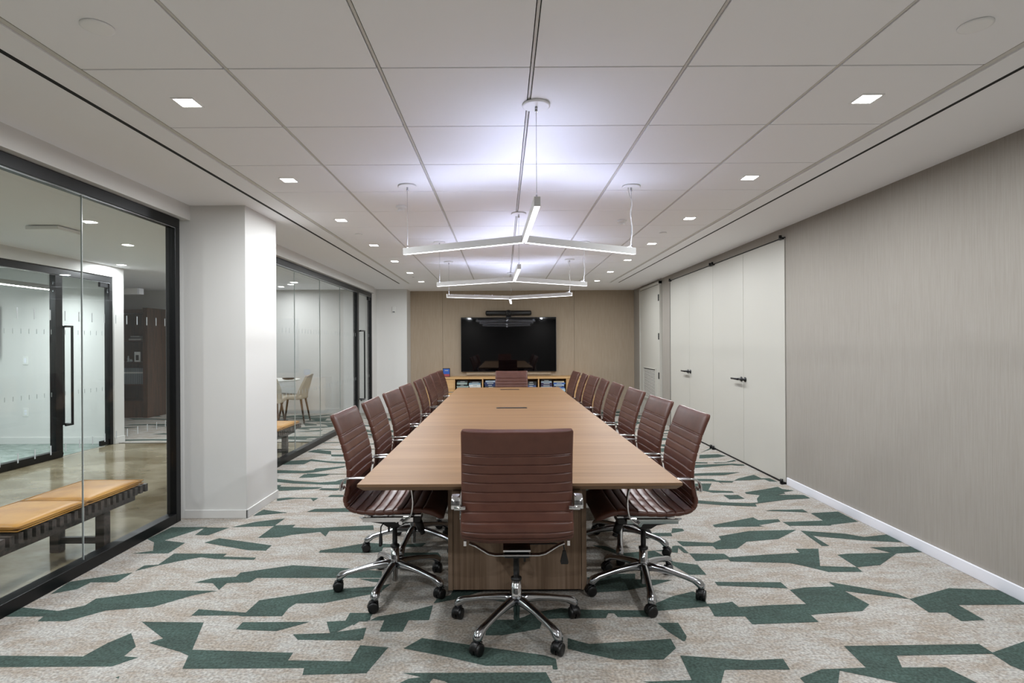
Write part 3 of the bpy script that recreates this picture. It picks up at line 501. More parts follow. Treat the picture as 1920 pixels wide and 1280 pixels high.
for x, y, lab in ((-4.07, 6.2, 'square downlight in corridor ceiling, seen through near glass'), (-4.2, 3.0, 'square downlight in corridor ceiling above the near bench'),
                  (-4.0, .4, 'square downlight in corridor ceiling beside the camera'), (-5.15, 7.72, 'bright downlight close to the white wall end across the corridor')):
    downlight(x, y, lab, 'corridor downlights', P_HALL * (1 if x > -5 else .8))
for x, y, lab in ((-4.15, 10.7, 'lounge downlight further left, seen through second glass wall'), (-3.82, 10.3, 'lounge downlight further right, seen through second glass wall'),
                  (-4.7, 8.8, 'added lounge downlight, unseen behind the white pillar')):  # last one is an unseen addition, no fitting known there
    downlight(x, y, lab, 'lounge downlights', P_LOUNGE)
downlight(-6.98, 6.5, 'small office ceiling downlight across the corridor', 'office downlights', P_OFFICE * .3)

def pendant(label, c, ends):
    """c = centre (x, y); ends = three (x, y) arm tips; last one flagged by order: left, right, single"""
    zb = 1.977; t = thing('pendant_light', label, 'pendant light', (c[0], c[1], zb), 0, 'three-armed linear pendants above the table')
    for k, e in enumerate(ends):
        d = Vector((e[0] - c[0], e[1] - c[1], 0)); L = d.length; a = math.atan2(d.y, d.x)
        R = Matrix.Rotation(a, 4, 'Z')
        bm = NB(); box(bm, .012, L, -.015, .015, 0, .044, 0, R); arm = obj('arm', bm, M_pbody, t, bevel=.001, seg=1)
        bm = NB(); box(bm, .012, L - .002, -.013, .013, -.0008, .003, 0, R); obj('light_diffuser', bm, M_pdn, arm)
        bm = NB(); box(bm, .04, L - .02, -.011, .011, .0425, .0443, 0, R); obj('uplight_strip', bm, M_pup, arm)
        tip = R @ Vector((L - .03, 0, 0)); h = ZC - zb
        bm = NB(); cyl(bm, .0012, (tip.x, tip.y, .044), (tip.x, tip.y, h - .03), 6)
        cyl(bm, .006, (tip.x, tip.y, h - .035), (tip.x, tip.y, h - .012), 10); cyl(bm, .004, (tip.x, tip.y, .043), (tip.x, tip.y, .058), 8)
        obj('suspension_cable', bm, M_alu, t)
        bm = NB(); lathe(bm, [(.0, h - .0005), (.062, h - .0005), (.064, h - .004), (.064, h - .009), (.058, h - .012), (.0, h - .012)][1:5], (tip.x, tip.y, 0), 32)
        obj('canopy', bm, M_fit, t)
        if k == 1:
            bm = NB(); P = [(tip.x - .02, tip.y, h - .01), (tip.x - .015, tip.y, h - .05), (tip.x + .004, tip.y, h - .12), (tip.x - .006, tip.y, h - .2), (tip.x + .006, tip.y, h - .3), (tip.x - .002, tip.y, .09), (tip.x - .01, tip.y, .055), (tip.x - .05, tip.y, .046)]
            sweep(bm, smooth_path(P, 6), circ(.0035, 8), side=(0, 1, 0)); obj('power_cord', bm, M_white, t)
    bm = NB(); lathe(bm, [(.02, .0), (.02, .044)], (0, 0, .0), 6); obj('hub', bm, M_pbody, t)
    return t
def tri(c, a0, L=.93): return [(c[0] + L * math.cos(math.radians(a0 + q)), c[1] + L * math.sin(math.radians(a0 + q))) for q in (-120, 120, 0)]
pendant('white three-armed linear pendant nearest the camera', (.135, 3.52), tri((.135, 3.52), -88.5))
pendant('white three-armed linear pendant in the middle of the row', (.115, 5.70), tri((.115, 5.70), -88.5))
pendant('white three-armed linear pendant farthest away, single arm pointing at screen', (.10, 7.93), [(-.742, 7.58), (.90, 7.42), (.13, 8.86)])

# small ceiling fittings
def disc(name, label, cat, x, y, r, h=.008, group=None, m=None, z=ZC):
    bm = NB(); lathe(bm, [(r, 0), (r, -h * .6), (r * .85, -h), (.002, -h)], (0, 0, 0), 32)
    return tag(obj(name, bm, m or M_fit, loc=(x, y, z)), label, cat, group)
disc('speaker_cover', 'round flush ceiling cover, top left corner of the photo', 'ceiling cover', -1.39, 1.965, .052, .006)
disc('speaker_cover', 'round flush ceiling cover, top right corner of the photo', 'ceiling cover', 1.65, 1.985, .052, .006)
def detector(x, y, label, r=.045):
    t = thing('smoke_detector', label, 'smoke detector', (x, y, ZC))
    bm = NB(); lathe(bm, [(r, 0), (r, -.012), (r * .9, -.02)], n=28); obj('base', bm, M_fit, t)
    bm = NB(); lathe(bm, [(r * .62, -.02), (r * .6, -.038), (r * .4, -.044)], n=24); obj('sensor', bm, M_fit, t)
detector(-.80, 4.53, 'small white detector on ceiling tile, left of the near pendant', .042)
detector(1.07, 5.10, 'small white detector on ceiling tile, right of the near pendant', .042)
for x, y, s in ((-1.43, 5.65, 'left'), (1.62, 5.65, 'right')):
    disc('sprinkler_cover', 'small round sprinkler cover on the %s side of the ceiling' % s, 'sprinkler cover', x + (.0 if s == 'left' else -.02), y + .03, .035, .01)
disc('sprinkler_cover', 'small round sprinkler cover far down the left ceiling side', 'sprinkler cover', -1.43, 9.3, .04, .01)

# corridor access point, projector screen case
bm = NB(); box(bm, -.15, .15, -.15, .15, -.04, -.006); ap = obj('access_point', bm, M_fit, loc=(-4.16, 5.3, ZC), bevel=.008, seg=2)
tag(ap, 'white square wireless access point on the corridor ceiling', 'access point')
bm = NB(); box(bm, -.03, .03, -.03, .03, -.01, 0); obj('bracket', bm, M_blackp, ap)
bm = NB(); box(bm, -1.6, -.02, 0, .12, -.10, 0); sc_ = obj('projector_screen', bm, M_white, loc=(-6.02, 9.45, 2.315), bevel=.01)
tag(sc_, 'white horizontal casing under the lounge ceiling above the bookcase', 'screen casing')
bm = NB(); box(bm, -.03, 0, .0, .12, -.098, -.002); obj('end_cap', bm, M_base, sc_)
for hx in (-.3, -1.3):
    bm = NB(); cyl(bm, .006, (hx, .06, 0), (hx, .06, ZC - 2.315), 8); obj('hanger', bm, M_alu, sc_)
# office linear lamp
t = thing('linear_lamp', 'long white linear light hanging in the office', 'pendant light', (-5.97, 6.3, 2.10))
bm = NB(); box(bm, -.025, .025, -1.35, 1.35, .004, .06); obj('body', bm, M_pbody, t)
bm = NB(); box(bm, -.022, .022, -1.34, 1.34, -.002, .005); obj('light_diffuser', bm, M_lamp, t)
for hy in (-1.2, 1.2):
    bm = NB(); cyl(bm, .002, (0, hy, .06), (0, hy, ZC - 2.10), 6); obj('suspension_cable', bm, M_alu, t)
area('linear_lamp_light', (-5.97, 6.3, 2.09), (.04, 2.6), P_OFFICE, (.86, .95, 1.0))
area('office_fill_light', (-7.8, 4.5, ZC - .02), (.6, 1.2), P_OFFICE, (.86, .95, 1.0))  # unseen fill light for the office, no fixture modelled

# ------------------------------------------------------------------ office chair
def pad_meshes():
    P = [(-.294, .962), (-.270, .907), (-.245, .840), (-.222, .762), (-.207, .690), (-.206, .625), (-.215, .570), (-.224, .525), (-.206, .483), (-.160, .459), (-.07, .450), (.03, .452), (.11, .458), (.18, .460), (.24, .447), (.29, .418)]
    P = [Vector((0, a, b)) for a, b in P]
    fine = smooth_path(P, 10)
    # resample by arc length
    L = [0]
    for a, b in zip(fine, fine[1:]): L.append(L[-1] + (b - a).length)
    T = L[-1]; C = []; j = 0
    seams = [.112, .120] + [.162 + .0435 * k for k in range(9)] + [.162 + .0435 * 8 + .049 * k for k in range(1, 9)]
    SS = {0, T, .004, .010, T - .003, T - .009} | {T * k / 84 for k in range(1, 84)}
    for q in seams: SS |= {q + e for e in (-.007, -.0045, -.0026, -.0012, 0, .0012, .0026, .0045, .007)}
    SS = sorted(x for x in SS if 0 <= x <= T); N = len(SS) - 1
    for s in SS:
        while j < len(L) - 2 and L[j + 1] < s: j += 1
        u = (s - L[j]) / max(L[j + 1] - L[j], 1e-9); C.append(fine[j].lerp(fine[j + 1], min(max(u, 0), 1)))
    rings = []; K = 26
    for i, c in enumerate(C):
        s = SS[i]; i0, i1 = i, i
        while i0 > 0 and SS[i] - SS[i0] < .009: i0 -= 1
        while i1 < N and SS[i1] - SS[i] < .009: i1 += 1
        t = (C[i1] - C[i0]).normalized()
        n = Vector((0, -t.z, t.y))       # towards the sitter
        if s < .3 and n.y < 0: n = -n
        if n.y < 0 and n.z < 0: n = -n
        if n.z < 0 and s > T * .6: n = -n
        g = 0
        for k, q in enumerate(seams):
            g = max(g, math.exp(-((s - q) / .0023) ** 2) * (.30 if k > 1 else .20))
        prev = max([q for q in seams if q <= s] + [0]); nxt = min([q for q in seams if q > s] + [T])
        w_ = max(nxt - prev, .01); b = math.sin(PI * (s - prev) / w_) if w_ < .09 else min(1, min(s - prev + .02, nxt - s) / .03)
        th = .036 * (1 - g) + (.0012 + .006 * max(0, min(1, (s / T - .5) / .1))) * max(b, 0)
        if s < .03: th = .036 * (.55 + .45 * math.sqrt(min(1, s / .03))) + .004
        if T - s < .03: th *= .35 + .65 * math.sqrt((T - s) / .03)
        hw = .240 + .011 * min(1, s / (T * .6))
        if s < .012: hw -= .006 * (1 - s / .012)
        if T - s < .05: hw -= .03 * (1 - (T - s) / .05) ** 2
        ring = []
        for k in range(K):
            a = 2 * PI * k / K; ca, sa = math.cos(a), math.sin(a)
            px = hw * math.copysign(abs(ca) ** .32, ca); pn = th / 2 * math.copysign(abs(sa) ** .6, sa)
            curve = .016 * (abs(px) / .25) ** 2.2
            ring.append(Vector((px, c.y, c.z)) + n * (pn + curve))
        rings.append(ring)
    # split in the bend
    s_split = min(range(N), key=lambda i: abs(SS[i] - .49))
    out = []
    for a, b in ((0, s_split), (s_split, N)):
        bm = NB(); V = [[bm.verts.new(p) for p in r] for r in rings[a:b + 1]]
        for r0, r1 in zip(V, V[1:]):
            for k in range(K):
                f = bm.faces.new((r0[k], r0[(k + 1) % K], r1[(k + 1) % K], r1[k])); f.smooth = True
        bm.faces.new(V[0][::-1]); bm.faces.new(V[-1]); out.append(bm)
    return out
def caster_bm(px, py, ang):
    bm = NB(); M = Matrix.Translation((px, py, 0)) @ Matrix.Rotation(ang, 4, 'Z')
    for s in (-1, 1):
        R = M @ Matrix.Translation((s * .0135, -.006, .0275)) @ Matrix.Rotation(PI / 2, 4, 'Y')
        lathe(bm, [(.016, -.0115), (.0255, -.0105), (.0275, -.007), (.0275, .007), (.0255, .0105), (.016, .0115)], (0, 0, 0), 20, 0, R)
    sweep(bm, [M @ Vector((0, -.034, .03)), M @ Vector((0, -.022, .054)), M @ Vector((0, .002, .060)), M @ Vector((0, .018, .05))], rrect(.03, .007, .003, 2), side=(M.to_3x3() @ Vector((1, 0, 0))))
    cyl(bm, .008, M @ Vector((0, 0, .05)), M @ Vector((0, 0, .075)), 12)
    return bm
def star_leg_bm(a):
    bm = NB(); d = Vector((math.cos(a), math.sin(a), 0)); up = Vector((0, 0, 1)); sd = d.cross(up)
    S = [(.012, .132, .034, .040), (.05, .134, .033, .036), (.10, .130, .031, .030), (.16, .121, .028, .026), (.22, .108, .026, .023), (.262, .098, .030, .026), (.288, .086, .038, .034), (.301, .073, .037, .034), (.303, .060, .030, .026)]
    pts = [d * r + up * z for r, z, w, h in S]
    pr = [[(x * w * .64, y * h * .62) for x, y in circ(1, 12)] for r, z, w, h in S]
    sweep(bm, pts, lambda i: pr[i], side=sd)
    return bm
def make_chair():
    t = thing('office_chair', 'x', 'chair')
    bb, sb = pad_meshes()
    back = obj('backrest', bb, M_leather, t); seat = obj('seat', sb, M_leather, t)
    for s in (-1, 1):
        bm = NB(); x = s * .268
        P = [(x, -.222, .590), (x, -.222, .612), (x, -.212, .636), (x, -.185, .650), (x, -.150, .652), (x, -.06, .652), (x, .04, .652), (x, .098, .643), (x, .132, .608), (x, .144, .545), (x, .140, .482), (s * .266, .125, .445), (s * .258, .095, .422), (s * .235, .072, .414)]
        Q = smooth_path(P, 5); n = len(Q)
        def prof(i):
            u = i / n; w = .040 if u < .5 else .040 - .018 * min(1, (u - .5) / .2)
            return rrect(w, .009, .004, 2)
        sweep(bm, Q, prof, side=(1, 0, 0))
        a = obj('armrest', bm, M_chrome, t)
        bm = NB(); cyl(bm, .010, (s * .225, -.222, .594), (s * .274, -.222, .594), 12); obj('arm_bolt', bm, M_chrome, a); bm = NB(); cyl(bm, .010, (s * .236, .08, .418), (s * .266, .08, .418), 12)
        obj('arm_bolt', bm, M_chrome, a)
    bm = NB()
    for u in (-.13, .10):
        sweep(bm, [(-.215, u, .434), (-.19, u, .424), (-.128, u, .386), (-.1, u, .380), (.1, u, .380), (.128, u, .386), (.19, u, .424), (.215, u, .434)], rrect(.028, .008, .003, 2), side=(0, 1, 0))
    for s in (-1, 1): box(bm, s * .235 - .006, s * .235 + .006, -.12, .14, .416, .438)
    obj('seat_frame', bm, M_chrome, t)
    bm = NB()
    vs = [(-.15, .376), (-.15, .362), (-.06, .348), (-.03, .330), (.03, .330), (.07, .350), (.15, .358), (.15, .386), (-.02, .392)]
    fa = [bm.verts.new((-.055, a, b)) for a, b in vs]; fb = [bm.verts.new((.055, a, b)) for a, b in vs]
    bm.faces.new(fa); bm.faces.new(fb[::-1])
    for i in range(len(vs)): bm.faces.new((fa[i], fa[(i + 1) % len(vs)], fb[(i + 1) % len(vs)], fb[i]))
    mech = obj('tilt_mechanism', bm, M_blackp, t, bevel=.002, seg=1)
    bm = NB(); box(bm, -.062, .062, -.155, .155, .392, .400)
    for s in (-1, 1): cyl(bm, .006, (s * .054, .02, .362), (s * .062, .02, .362), 10)
    obj('cover_plate', bm, M_alu, mech)
    bm = NB(); cyl(bm, .024, (0, .122, .368), (0, .150, .295), 16, 0, .021); cyl(bm, .014, (0, .152, .290), (0, .158, .275), 12); obj('tension_knob', bm, M_blackp, mech)
    bm = NB(); sweep(bm, smooth_path([(.05, -.03, .384), (.14, -.03, .385), (.205, -.03, .385), (.222, -.03, .380), (.226, -.03, .362), (.227, -.03, .345)], 4), circ(.0035, 8), up=(0, 1, 0))
    V = [(-.007, .352), (.007, .352), (.019, .300), (.016, .290), (-.016, .290), (-.019, .300)]
    a = [bm.verts.new((.227 + x, -.036, z)) for x, z in V]; b = [bm.verts.new((.227 + x, -.024, z)) for x, z in V]
    bm.faces.new(a); bm.faces.new(b[::-1])
    for i in range(6): bm.faces.new((a[i], a[(i + 1) % 6], b[(i + 1) % 6], b[i]))
    lev = obj('height_lever', bm, M_blackp, mech)
    bm = NB(); box(bm, .034, .044, -.03, -.02, .30, .392); obj('stop_bar', bm, M_blackp, mech)
    bm = NB(); lathe(bm, [(.025, .352), (.025, .335), (.014, .330), (.014, .240), (.0255, .238), (.0255, .228), (.020, .226)], n=20); obj('gas_lift', bm, M_blackp, t)
    bm = NB(); lathe(bm, [(.0225, .232), (.024, .16), (.030, .140), (.034, .128), (.030, .114), (.017, .112), (.017, .075), (.0145, .074), (.0145, .040), (.012, .037)], n=24); base = obj('star_base', bm, M_chrome, t)
    for k in range(5):
        a = math.radians(-90 + 36 + 72 * k)
        obj('base_leg', star_leg_bm(a), M_alu, base)
        cs = obj('caster', caster_bm(.300 * math.cos(a), .300 * math.sin(a), random.Random(k + 4).uniform(-1, 1)), M_blackp, base)
    return t
chair0 = make_chair()
for o in [chair0] + [c for c in kids(chair0)]: KIDS[o.name] = kids(o)
def all_kids(o):
    KIDS[o.name] = kids(o)
    for c in KIDS[o.name]: all_kids(c)
all_kids(chair0)
used = [False]
def place_chair(x, y, rz, label, base_rot=0, drop=0, group='brown leather chairs round the table'):
    if used[0]: c = copy_tree(chair0)
    else: c = chair0; used[0] = True
    c.location = (x, y, 0); c.rotation_euler = (0, 0, rz); tag(c, label, 'chair', group)
    for ch in kids(c):
        n = ch.name.split('.')[0]
        if n == 'star_base': ch.rotation_euler = (0, 0, base_rot)
        elif n != 'gas_lift' and drop: ch.location = (0, 0, -drop)
    return c
CH = []
CH.append((.058, 2.730, 0, 'brown leather office chair at the near head of the table, back to camera', 0, -.022))
RR = random.Random(12)
LYc = [3.185, 3.80, 4.47, 5.16, 5.88, 6.55, 7.18, 7.84]
RYc = [3.13, 3.78, 4.50, 5.18, 5.78, 6.37, 6.87, 7.42]
ROFF = [0, .005, .012, 0, -.01, -.02, -.055, -.085]
names = ['nearest the camera'] + ['%s from the camera' % ORD[k] for k in range(1, 7)] + ['farthest away']
for k, y in enumerate(LYc):
    # star base: world angles of photo's nearest chair are 260.7, 329, 42, 113, 192
    rot = math.radians(260.7 - (-90 + 36)) + PI / 2 if k == 0 else RR.uniform(0, 1.25)
    CH.append((-.603 - (.0 if k % 3 else .006), y, -PI / 2 + RR.uniform(-.05, .05) * (k > 0), 'brown leather office chair on the left side of the table, ' + names[k], rot, 0))
for k, y in enumerate(RYc):
    rot = math.radians(264 - (-90 + 36)) - PI / 2 if k == 0 else RR.uniform(0, 1.25)
    CH.append((.764 + ROFF[k], y, PI / 2 + RR.uniform(-.05, .05) * (k > 0), 'brown leather office chair on the right side of the table, ' + names[k], rot, 0))
CH.append((.125, 8.30, PI, 'brown leather office chair at the far head of the table, facing camera', .3, .02))
for c in CH: place_chair(*c)
for ch in kids(chair0):
    if ch.name.startswith('armrest'): ch.location.z = .045
    if ch.name.split('.')[0] in ('armrest', 'backrest', 'seat', 'seat_frame'): ch.location.y = -.024   # seat slid back on its plate

# ------------------------------------------------------------------ conference table
t = thing('conference_table', 'long rectangular oak veneer conference table in the room centre', 'table', (.0715, 5.317, 0))
TX, TY0, TY1, TZ = .7215, 2.528 - 5.317, 8.17 - 5.317, .734
bm = NB()
a = [(-TX, TY0), (TX, TY0), (TX, TY1), (-TX, TY1)]; ins = .022
def quad(z, i): return [bm.verts.new((x - math.copysign(i, x), y - math.copysign(i, y), z)) for x, y in a]
q0 = quad(TZ, 0); q1 = quad(TZ - .012, 0); q2 = quad(TZ - .032, ins)
bm.faces.new(q0)
for r0, r1 in ((q0, q1), (q1, q2)):
    for k in range(4): f = bm.faces.new((r0[k], r0[(k + 1) % 4], r1[(k + 1) % 4], r1[k])); f.material_index = 1
bm.faces.new(q2[::-1]).material_index = 1
top = obj('tabletop', bm, [M_oak, M_edge], t)
for k, (y, w) in enumerate(((5.53, .148), (7.77, .130))):
    bm = NB(); box(bm, -w, w, -.045, .045, -.004, .0015); box(bm, -w + .01, w - .01, -.035, .035, .0015, .003, 1)
    obj('power_hatch', bm, [M_blackp, M_black], top, loc=(.010 if k == 0 else .019, y - 5.317, TZ))
for y0, y1 in ((3.09, 4.25), (4.75, 5.95), (6.45, 7.55)):
    bm = NB(); w = .374
    box(bm, -w + .028, w - .028, y0 - 5.317, y1 - 5.317, .024, TZ - .032)
    ped = obj('pedestal', bm, M_oakp, t)
    for s in (-1, 1):
        bm = NB(); box(bm, min(s * (w - .026), s * w), max(s * (w - .026), s * w), y0 - 5.321, y1 - 5.313, .022, TZ - .032); obj('side_panel', bm, M_oakp, ped, bevel=.001, seg=1)
    bm = NB(); box(bm, -w + .04, w - .04, y0 + .04 - 5.317, y1 - .04 - 5.317, .0, .024); obj('toe_kick', bm, M_blackp, ped)

# ------------------------------------------------------------------ credenza, screen, video bar
CX0, CX1, CY0, CY1 = -1.53, 1.80, 11.30, 11.745
t = thing('credenza', 'low oak credenza with open book bays under the screen', 'cabinet', ((CX0 + CX1) / 2, CY0, 0))
cx = (CX0 + CX1) / 2
bm = NB(); box(bm, CX0 - cx, CX1 - cx, -.01, .445, .664, .704); obj('top', bm, M_oakc, t, bevel=.001, seg=1)
DIV = [(p - 943) / 1070 * CY0 for p in (799, 851.5, 904.5, 957, 1009.5, 1062.5, 1113)]
bm = NB()
for d in DIV: box(bm, d - cx - .012, d - cx + .012, .0, .435, .06, .664)
obj('divider', bm, M_oakc, t)
bm = NB(); box(bm, CX0 - cx, CX1 - cx, .42, .445, .06, .664); box(bm, CX0 - cx, CX1 - cx, .0, .42, .06, .08); obj('back_panel', bm, M_oakc, t)
bm = NB(); box(bm, DIV[1] - cx, DIV[5] - cx, .002, .42, .36, .384); obj('shelf', bm, M_oakc, t)
for k in range(6):
    full = k in (0, 5)
    bm = NB(); box(bm, DIV[k] - cx + .014, DIV[k + 1] - cx - .014, -.006, .012, .085, .655 if full else .355)
    obj('cabinet_door', bm, M_oakc, t, bevel=.001, seg=1)
bm = NB(); box(bm, CX0 - cx + .05, CX1 - cx - .05, .05, .42, 0, .06); obj('plinth', bm, M_blackp, t)
BR = random.Random(5)
PAL = [[('white', '#d8d8d4'), ('grey-green', '#8fa39a'), ('dark grey', '#3b3f42'), ('cream', '#cbbf9f'), ('light blue', '#8fb0c4'), ('black', '#17181a')],
       [('white', '#e2e2e0'), ('navy blue', '#22305c'), ('pale blue', '#b3c6da'), ('dark grey', '#3b3f42'), ('white', '#d0d3d6')],
       [('dark grey', '#2b2d33'), ('white', '#dfe0e4'), ('slate blue', '#4a5b86'), ('black', '#17181a'), ('pale blue', '#b7c4d6')],
       [('pale blue', '#b9d2e0'), ('blue', '#3b62a8'), ('green', '#3d8c6a'), ('black', '#17181a'), ('cream', '#d2c7a4'), ('dark violet', '#3a3350')]]
bays = ['first', 'second', 'third', 'fourth']
bookmesh = {}
for b in range(4):
    x0, x1 = DIV[b + 1] + .02, DIV[b + 2] - .02
    for st in range(2):
        z = .384; lvl = 0; cxs = x0 + (x1 - x0) * (.26 if st == 0 else .75)
        top_z = .585 + BR.uniform(-.01, .035)
        while z < top_z:
            h = BR.choice([.022, .028, .034, .04]); w = BR.uniform(.20, .235); nm, colr = BR.choice(PAL[b])
            mk = 'book_' + colr
            mm = MATS.get(mk) or mat(mk, colr, .5)
            bt = thing('book', '%s book lying %s from the bottom, %s stack, %s shelf bay of the credenza' % (nm, ORD[lvl], 'left' if st == 0 else 'right', bays[b]), 'book', (cxs + BR.uniform(-.008, .008), CY0 + .03 + BR.uniform(0, .01), z), BR.uniform(-.04, .04), 'books lying in the credenza')
            bm = NB(); box(bm, -w/2, w/2, 0, .004, 0, h); box(bm, -w/2, w/2, 0, .17, 0, .003); box(bm, -w/2, w/2, 0, .17, h - .003, h)
            lw = w * BR.uniform(.3, .6); box(bm, -lw/2, lw/2, -.0006, 0, h * .3, h * .7, 1)
            obj('cover', bm, [mm, M_frost], bt)
            bm = NB(); box(bm, -w/2 + .004, w/2 - .004, .004, .165, .003, h - .003); obj('pages', bm, M_wtop, bt)
            z += h + .0005; lvl += 1
t = thing('picture_frame', 'small blue and red picture card standing on the credenza', 'picture', (-1.135, 11.42, .704), .12)
bm = NB(); box(bm, -.073, .073, 0, .012, 0, .172); obj('frame', bm, M_black, t)
bm = NB(); box(bm, -.062, .062, -.002, 0, .055, .160, 0); box(bm, -.062, .062, -.002, 0, .010, .055, 1); box(bm, -.03, .035, -.003, -.002, .12, .135, 2)
obj('print', bm, [mat('print_blue', '#2b5ab0', .4), mat('print_red', '#a04a52', .4), M_frost], t)
bm = NB(); box(bm, -.02, .02, .012, .07, 0, .10); obj('stand', bm, M_black, t)

t = thing('television', 'large black flat screen on the taupe end wall', 'television', (.117, YB, 1.346))
bm = NB(); box(bm, -.977, .977, -.062, -.022, -.557, .557); obj('casing', bm, M_blackp, t, bevel=.003)
bm = NB(); box(bm, -.967, .967, -.0645, -.0625, -.545, .549); obj('screen', bm, M_gloss, t)
bm = NB(); box(bm, -.3, .3, -.022, 0, -.25, .25); obj('wall_bracket', bm, M_black, t)
bm = NB(); box(bm, -.87, .87, -.03, -.001, -.62, -.557); obj('cable_cover', bm, M_taupe, t)
t = thing('video_bar', 'black rounded conference camera bar above the screen', 'video bar', (.117, YB - .05, 1.99))
bm = NB(); sweep(bm, [(-.468, 0, 0), (-.45, 0, 0), (.45, 0, 0), (.468, 0, 0)], lambda i: rrect(.09 if i in (1, 2) else .06, .10 if i in (1, 2) else .066, .027 if i in (0, 3) else .04, 4), smooth=True); obj('speaker_body', bm, M_blackp, t)
bm = NB(); lathe(bm, [(.060, 0), (.060, .02), (.052, .03), (.030, .030), (.026, .024), (.010, .024)], (0, -.035, 0), 28, 0, Matrix.Rotation(PI/2, 3, 'X')); obj('camera_housing', bm, M_blackp, t)
bm = NB(); lathe(bm, [(.024, 0), (.020, .006), (.004, .009)], (0, -.060, 0), 24, 0, Matrix.Rotation(PI/2, 3, 'X')); obj('lens', bm, M_gloss, t)
bm = NB(); box(bm, -.13, .13, -.03, .05, -.052, -.044); box(bm, -.05, .05, .02, .05, -.085, -.044); obj('mount', bm, M_black, t)

# wall controls
t = thing('thermostat', 'small white thermostat on the far white pillar', 'thermostat', (-2.155, 11.30, 2.045))
bm = NB(); box(bm, -.036, .036, -.022, 0, -.06, .06); obj('casing', bm, M_wtop, t, bevel=.004)
bm = NB(); box(bm, -.022, .022, -.024, -.0215, -.050, -.034); obj('display', bm, mat('grey_display', '#4c4f52', .4), t)
def plate(name, label, cat, x, y, z, holes):
    t = thing(name, label, cat, (x, y, z)); bm = NB(); box(bm, -.037, .037, -.007, 0, -.06, .06); obj('cover_plate', bm, M_wtop, t, bevel=.003)
    bm = NB()
    for h in holes: box(bm, *h)
    obj('insert', bm, M_base, t)
plate('light_switch', 'white light switch on the office wall', 'light switch', -6.65, 7.95, 1.16, [(-.016, .016, -.011, -.006, -.034, .034)])
plate('wall_outlet', 'white power outlet low on the office wall', 'outlet', -6.65, 7.95, .44, [(-.016, .016, -.009, -.006, .005, .034), (-.016, .016, -.009, -.006, -.034, -.005)])
t = thing('television', 'pale grey office screen at the left photo edge', 'television', (-7.60, 7.95, 1.57))
bm = NB(); box(bm, -.62, .62, -.07, -.03, -.36, .36); obj('casing', bm, M_pbody, t); bm = NB(); box(bm, -.61, .61, -.073, -.070, -.35, .35); obj('screen', bm, mat('pale_screen', '#8f9598', .3), t)
bm = NB(); box(bm, -.2, .2, -.03, 0, -.15, .15); obj('wall_bracket', bm, M_black, t)

# ------------------------------------------------------------------ corridor benches and cushions
def make_bench(y0, y1, label):
    t = thing('slatted_bench', label, 'bench', (-2.80, (y0 + y1) / 2, 0), 0, 'dark slatted corridor benches'); L = (y1 - y0) / 2
    bm = NB(); n = int((y1 - y0) / .0565)
    for k in range(n + 1):
        y = -L + k * .0565 * (2 * L / (n * .0565)); box(bm, -.215, .215, y - .015, y + .015, .303, .357)
    for x in (-.15, 0, .15): box(bm, x - .012, x + .012, -L, L, .306, .350)
    obj('slatted_top', bm, M_darkwood, t)
    bm = NB()
    for s in (-1, 1): box(bm, s * .15 - .02, s * .15 + .02, -L + .03, L - .06, .255, .303)
    obj('side_rail', bm, M_darkwood, t)
    for y in (-L + .38, L - .36):
        for s in (-1, 1):
            bm = NB(); box(bm, s * .15 - .03, s * .15 + .03, y - .03, y + .03, 0, .256); obj('leg', bm, M_darkwood, t, bevel=.002, seg=1)
        bm = NB(); box(bm, -.12, .12, y - .015, y + .015, .055, .095); obj('stretcher', bm, M_darkwood, t)
    return t
def cushion(y0, y1, label):
    W, L = .215, (y1 - y0) / 2; nx = 16; ny = 20; bm = NB(); G = {}
    for sgn in (1, -1):
        for i in range(nx + 1):
            for j in range(ny + 1):
                u, v = i / nx * 2 - 1, j / ny * 2 - 1
                e = (1 - abs(u) ** 8) * (1 - abs(v) ** 8)
                h = .020 * max(e, 0) ** .35 + (.006 * (1 - u * u) * (1 - v * v) if sgn > 0 else 0)
                if sgn < 0 and (i in (0, nx) or j in (0, ny)): G[(sgn, i, j)] = G[(1, i, j)]; continue
                r = 1 - .015 * (abs(u * v) ** 6)
                G[(sgn, i, j)] = bm.verts.new((W * u * r, L * v * r, .0225 + sgn * h))
        for i in range(nx):
            for j in range(ny):
                f = bm.faces.new((G[(sgn, i, j)], G[(sgn, i + 1, j)], G[(sgn, i + 1, j + 1)], G[(sgn, i, j + 1)])); f.smooth = True
    o = obj('bench_cushion', bm, M_tan, loc=(-2.80, (y0 + y1) / 2, .358))
    tag(o, label, 'cushion', 'tan leather bench cushions')
    bm = NB(); P = []
    for z in (.012, .034):
        pts = [(-W, -L), (W, -L), (W, L), (-W, L), (-W, -L)]
        for a, b in zip(pts, pts[1:]): cyl(bm, .0028, (a[0] * .992, a[1] * .992, z), (b[0] * .992, b[1] * .992, z), 6)
    obj('piping', bm, M_tan, o)
make_bench(2.15, 4.13, 'dark slatted bench behind the near glass wall')
make_bench(5.32, 7.28, 'dark slatted bench seen behind the second glass wall')
cushion(3.565, 4.10, 'tan leather cushion on near bench, farther from the camera')
cushion(3.03, 3.555, 'tan leather cushion on near bench, closer to the camera')
cushion(6.70, 7.25, 'tan leather cushion at the far end of the second bench')
cushion(6.14, 6.69, 'tan leather cushion on second bench, next to the pillar edge')

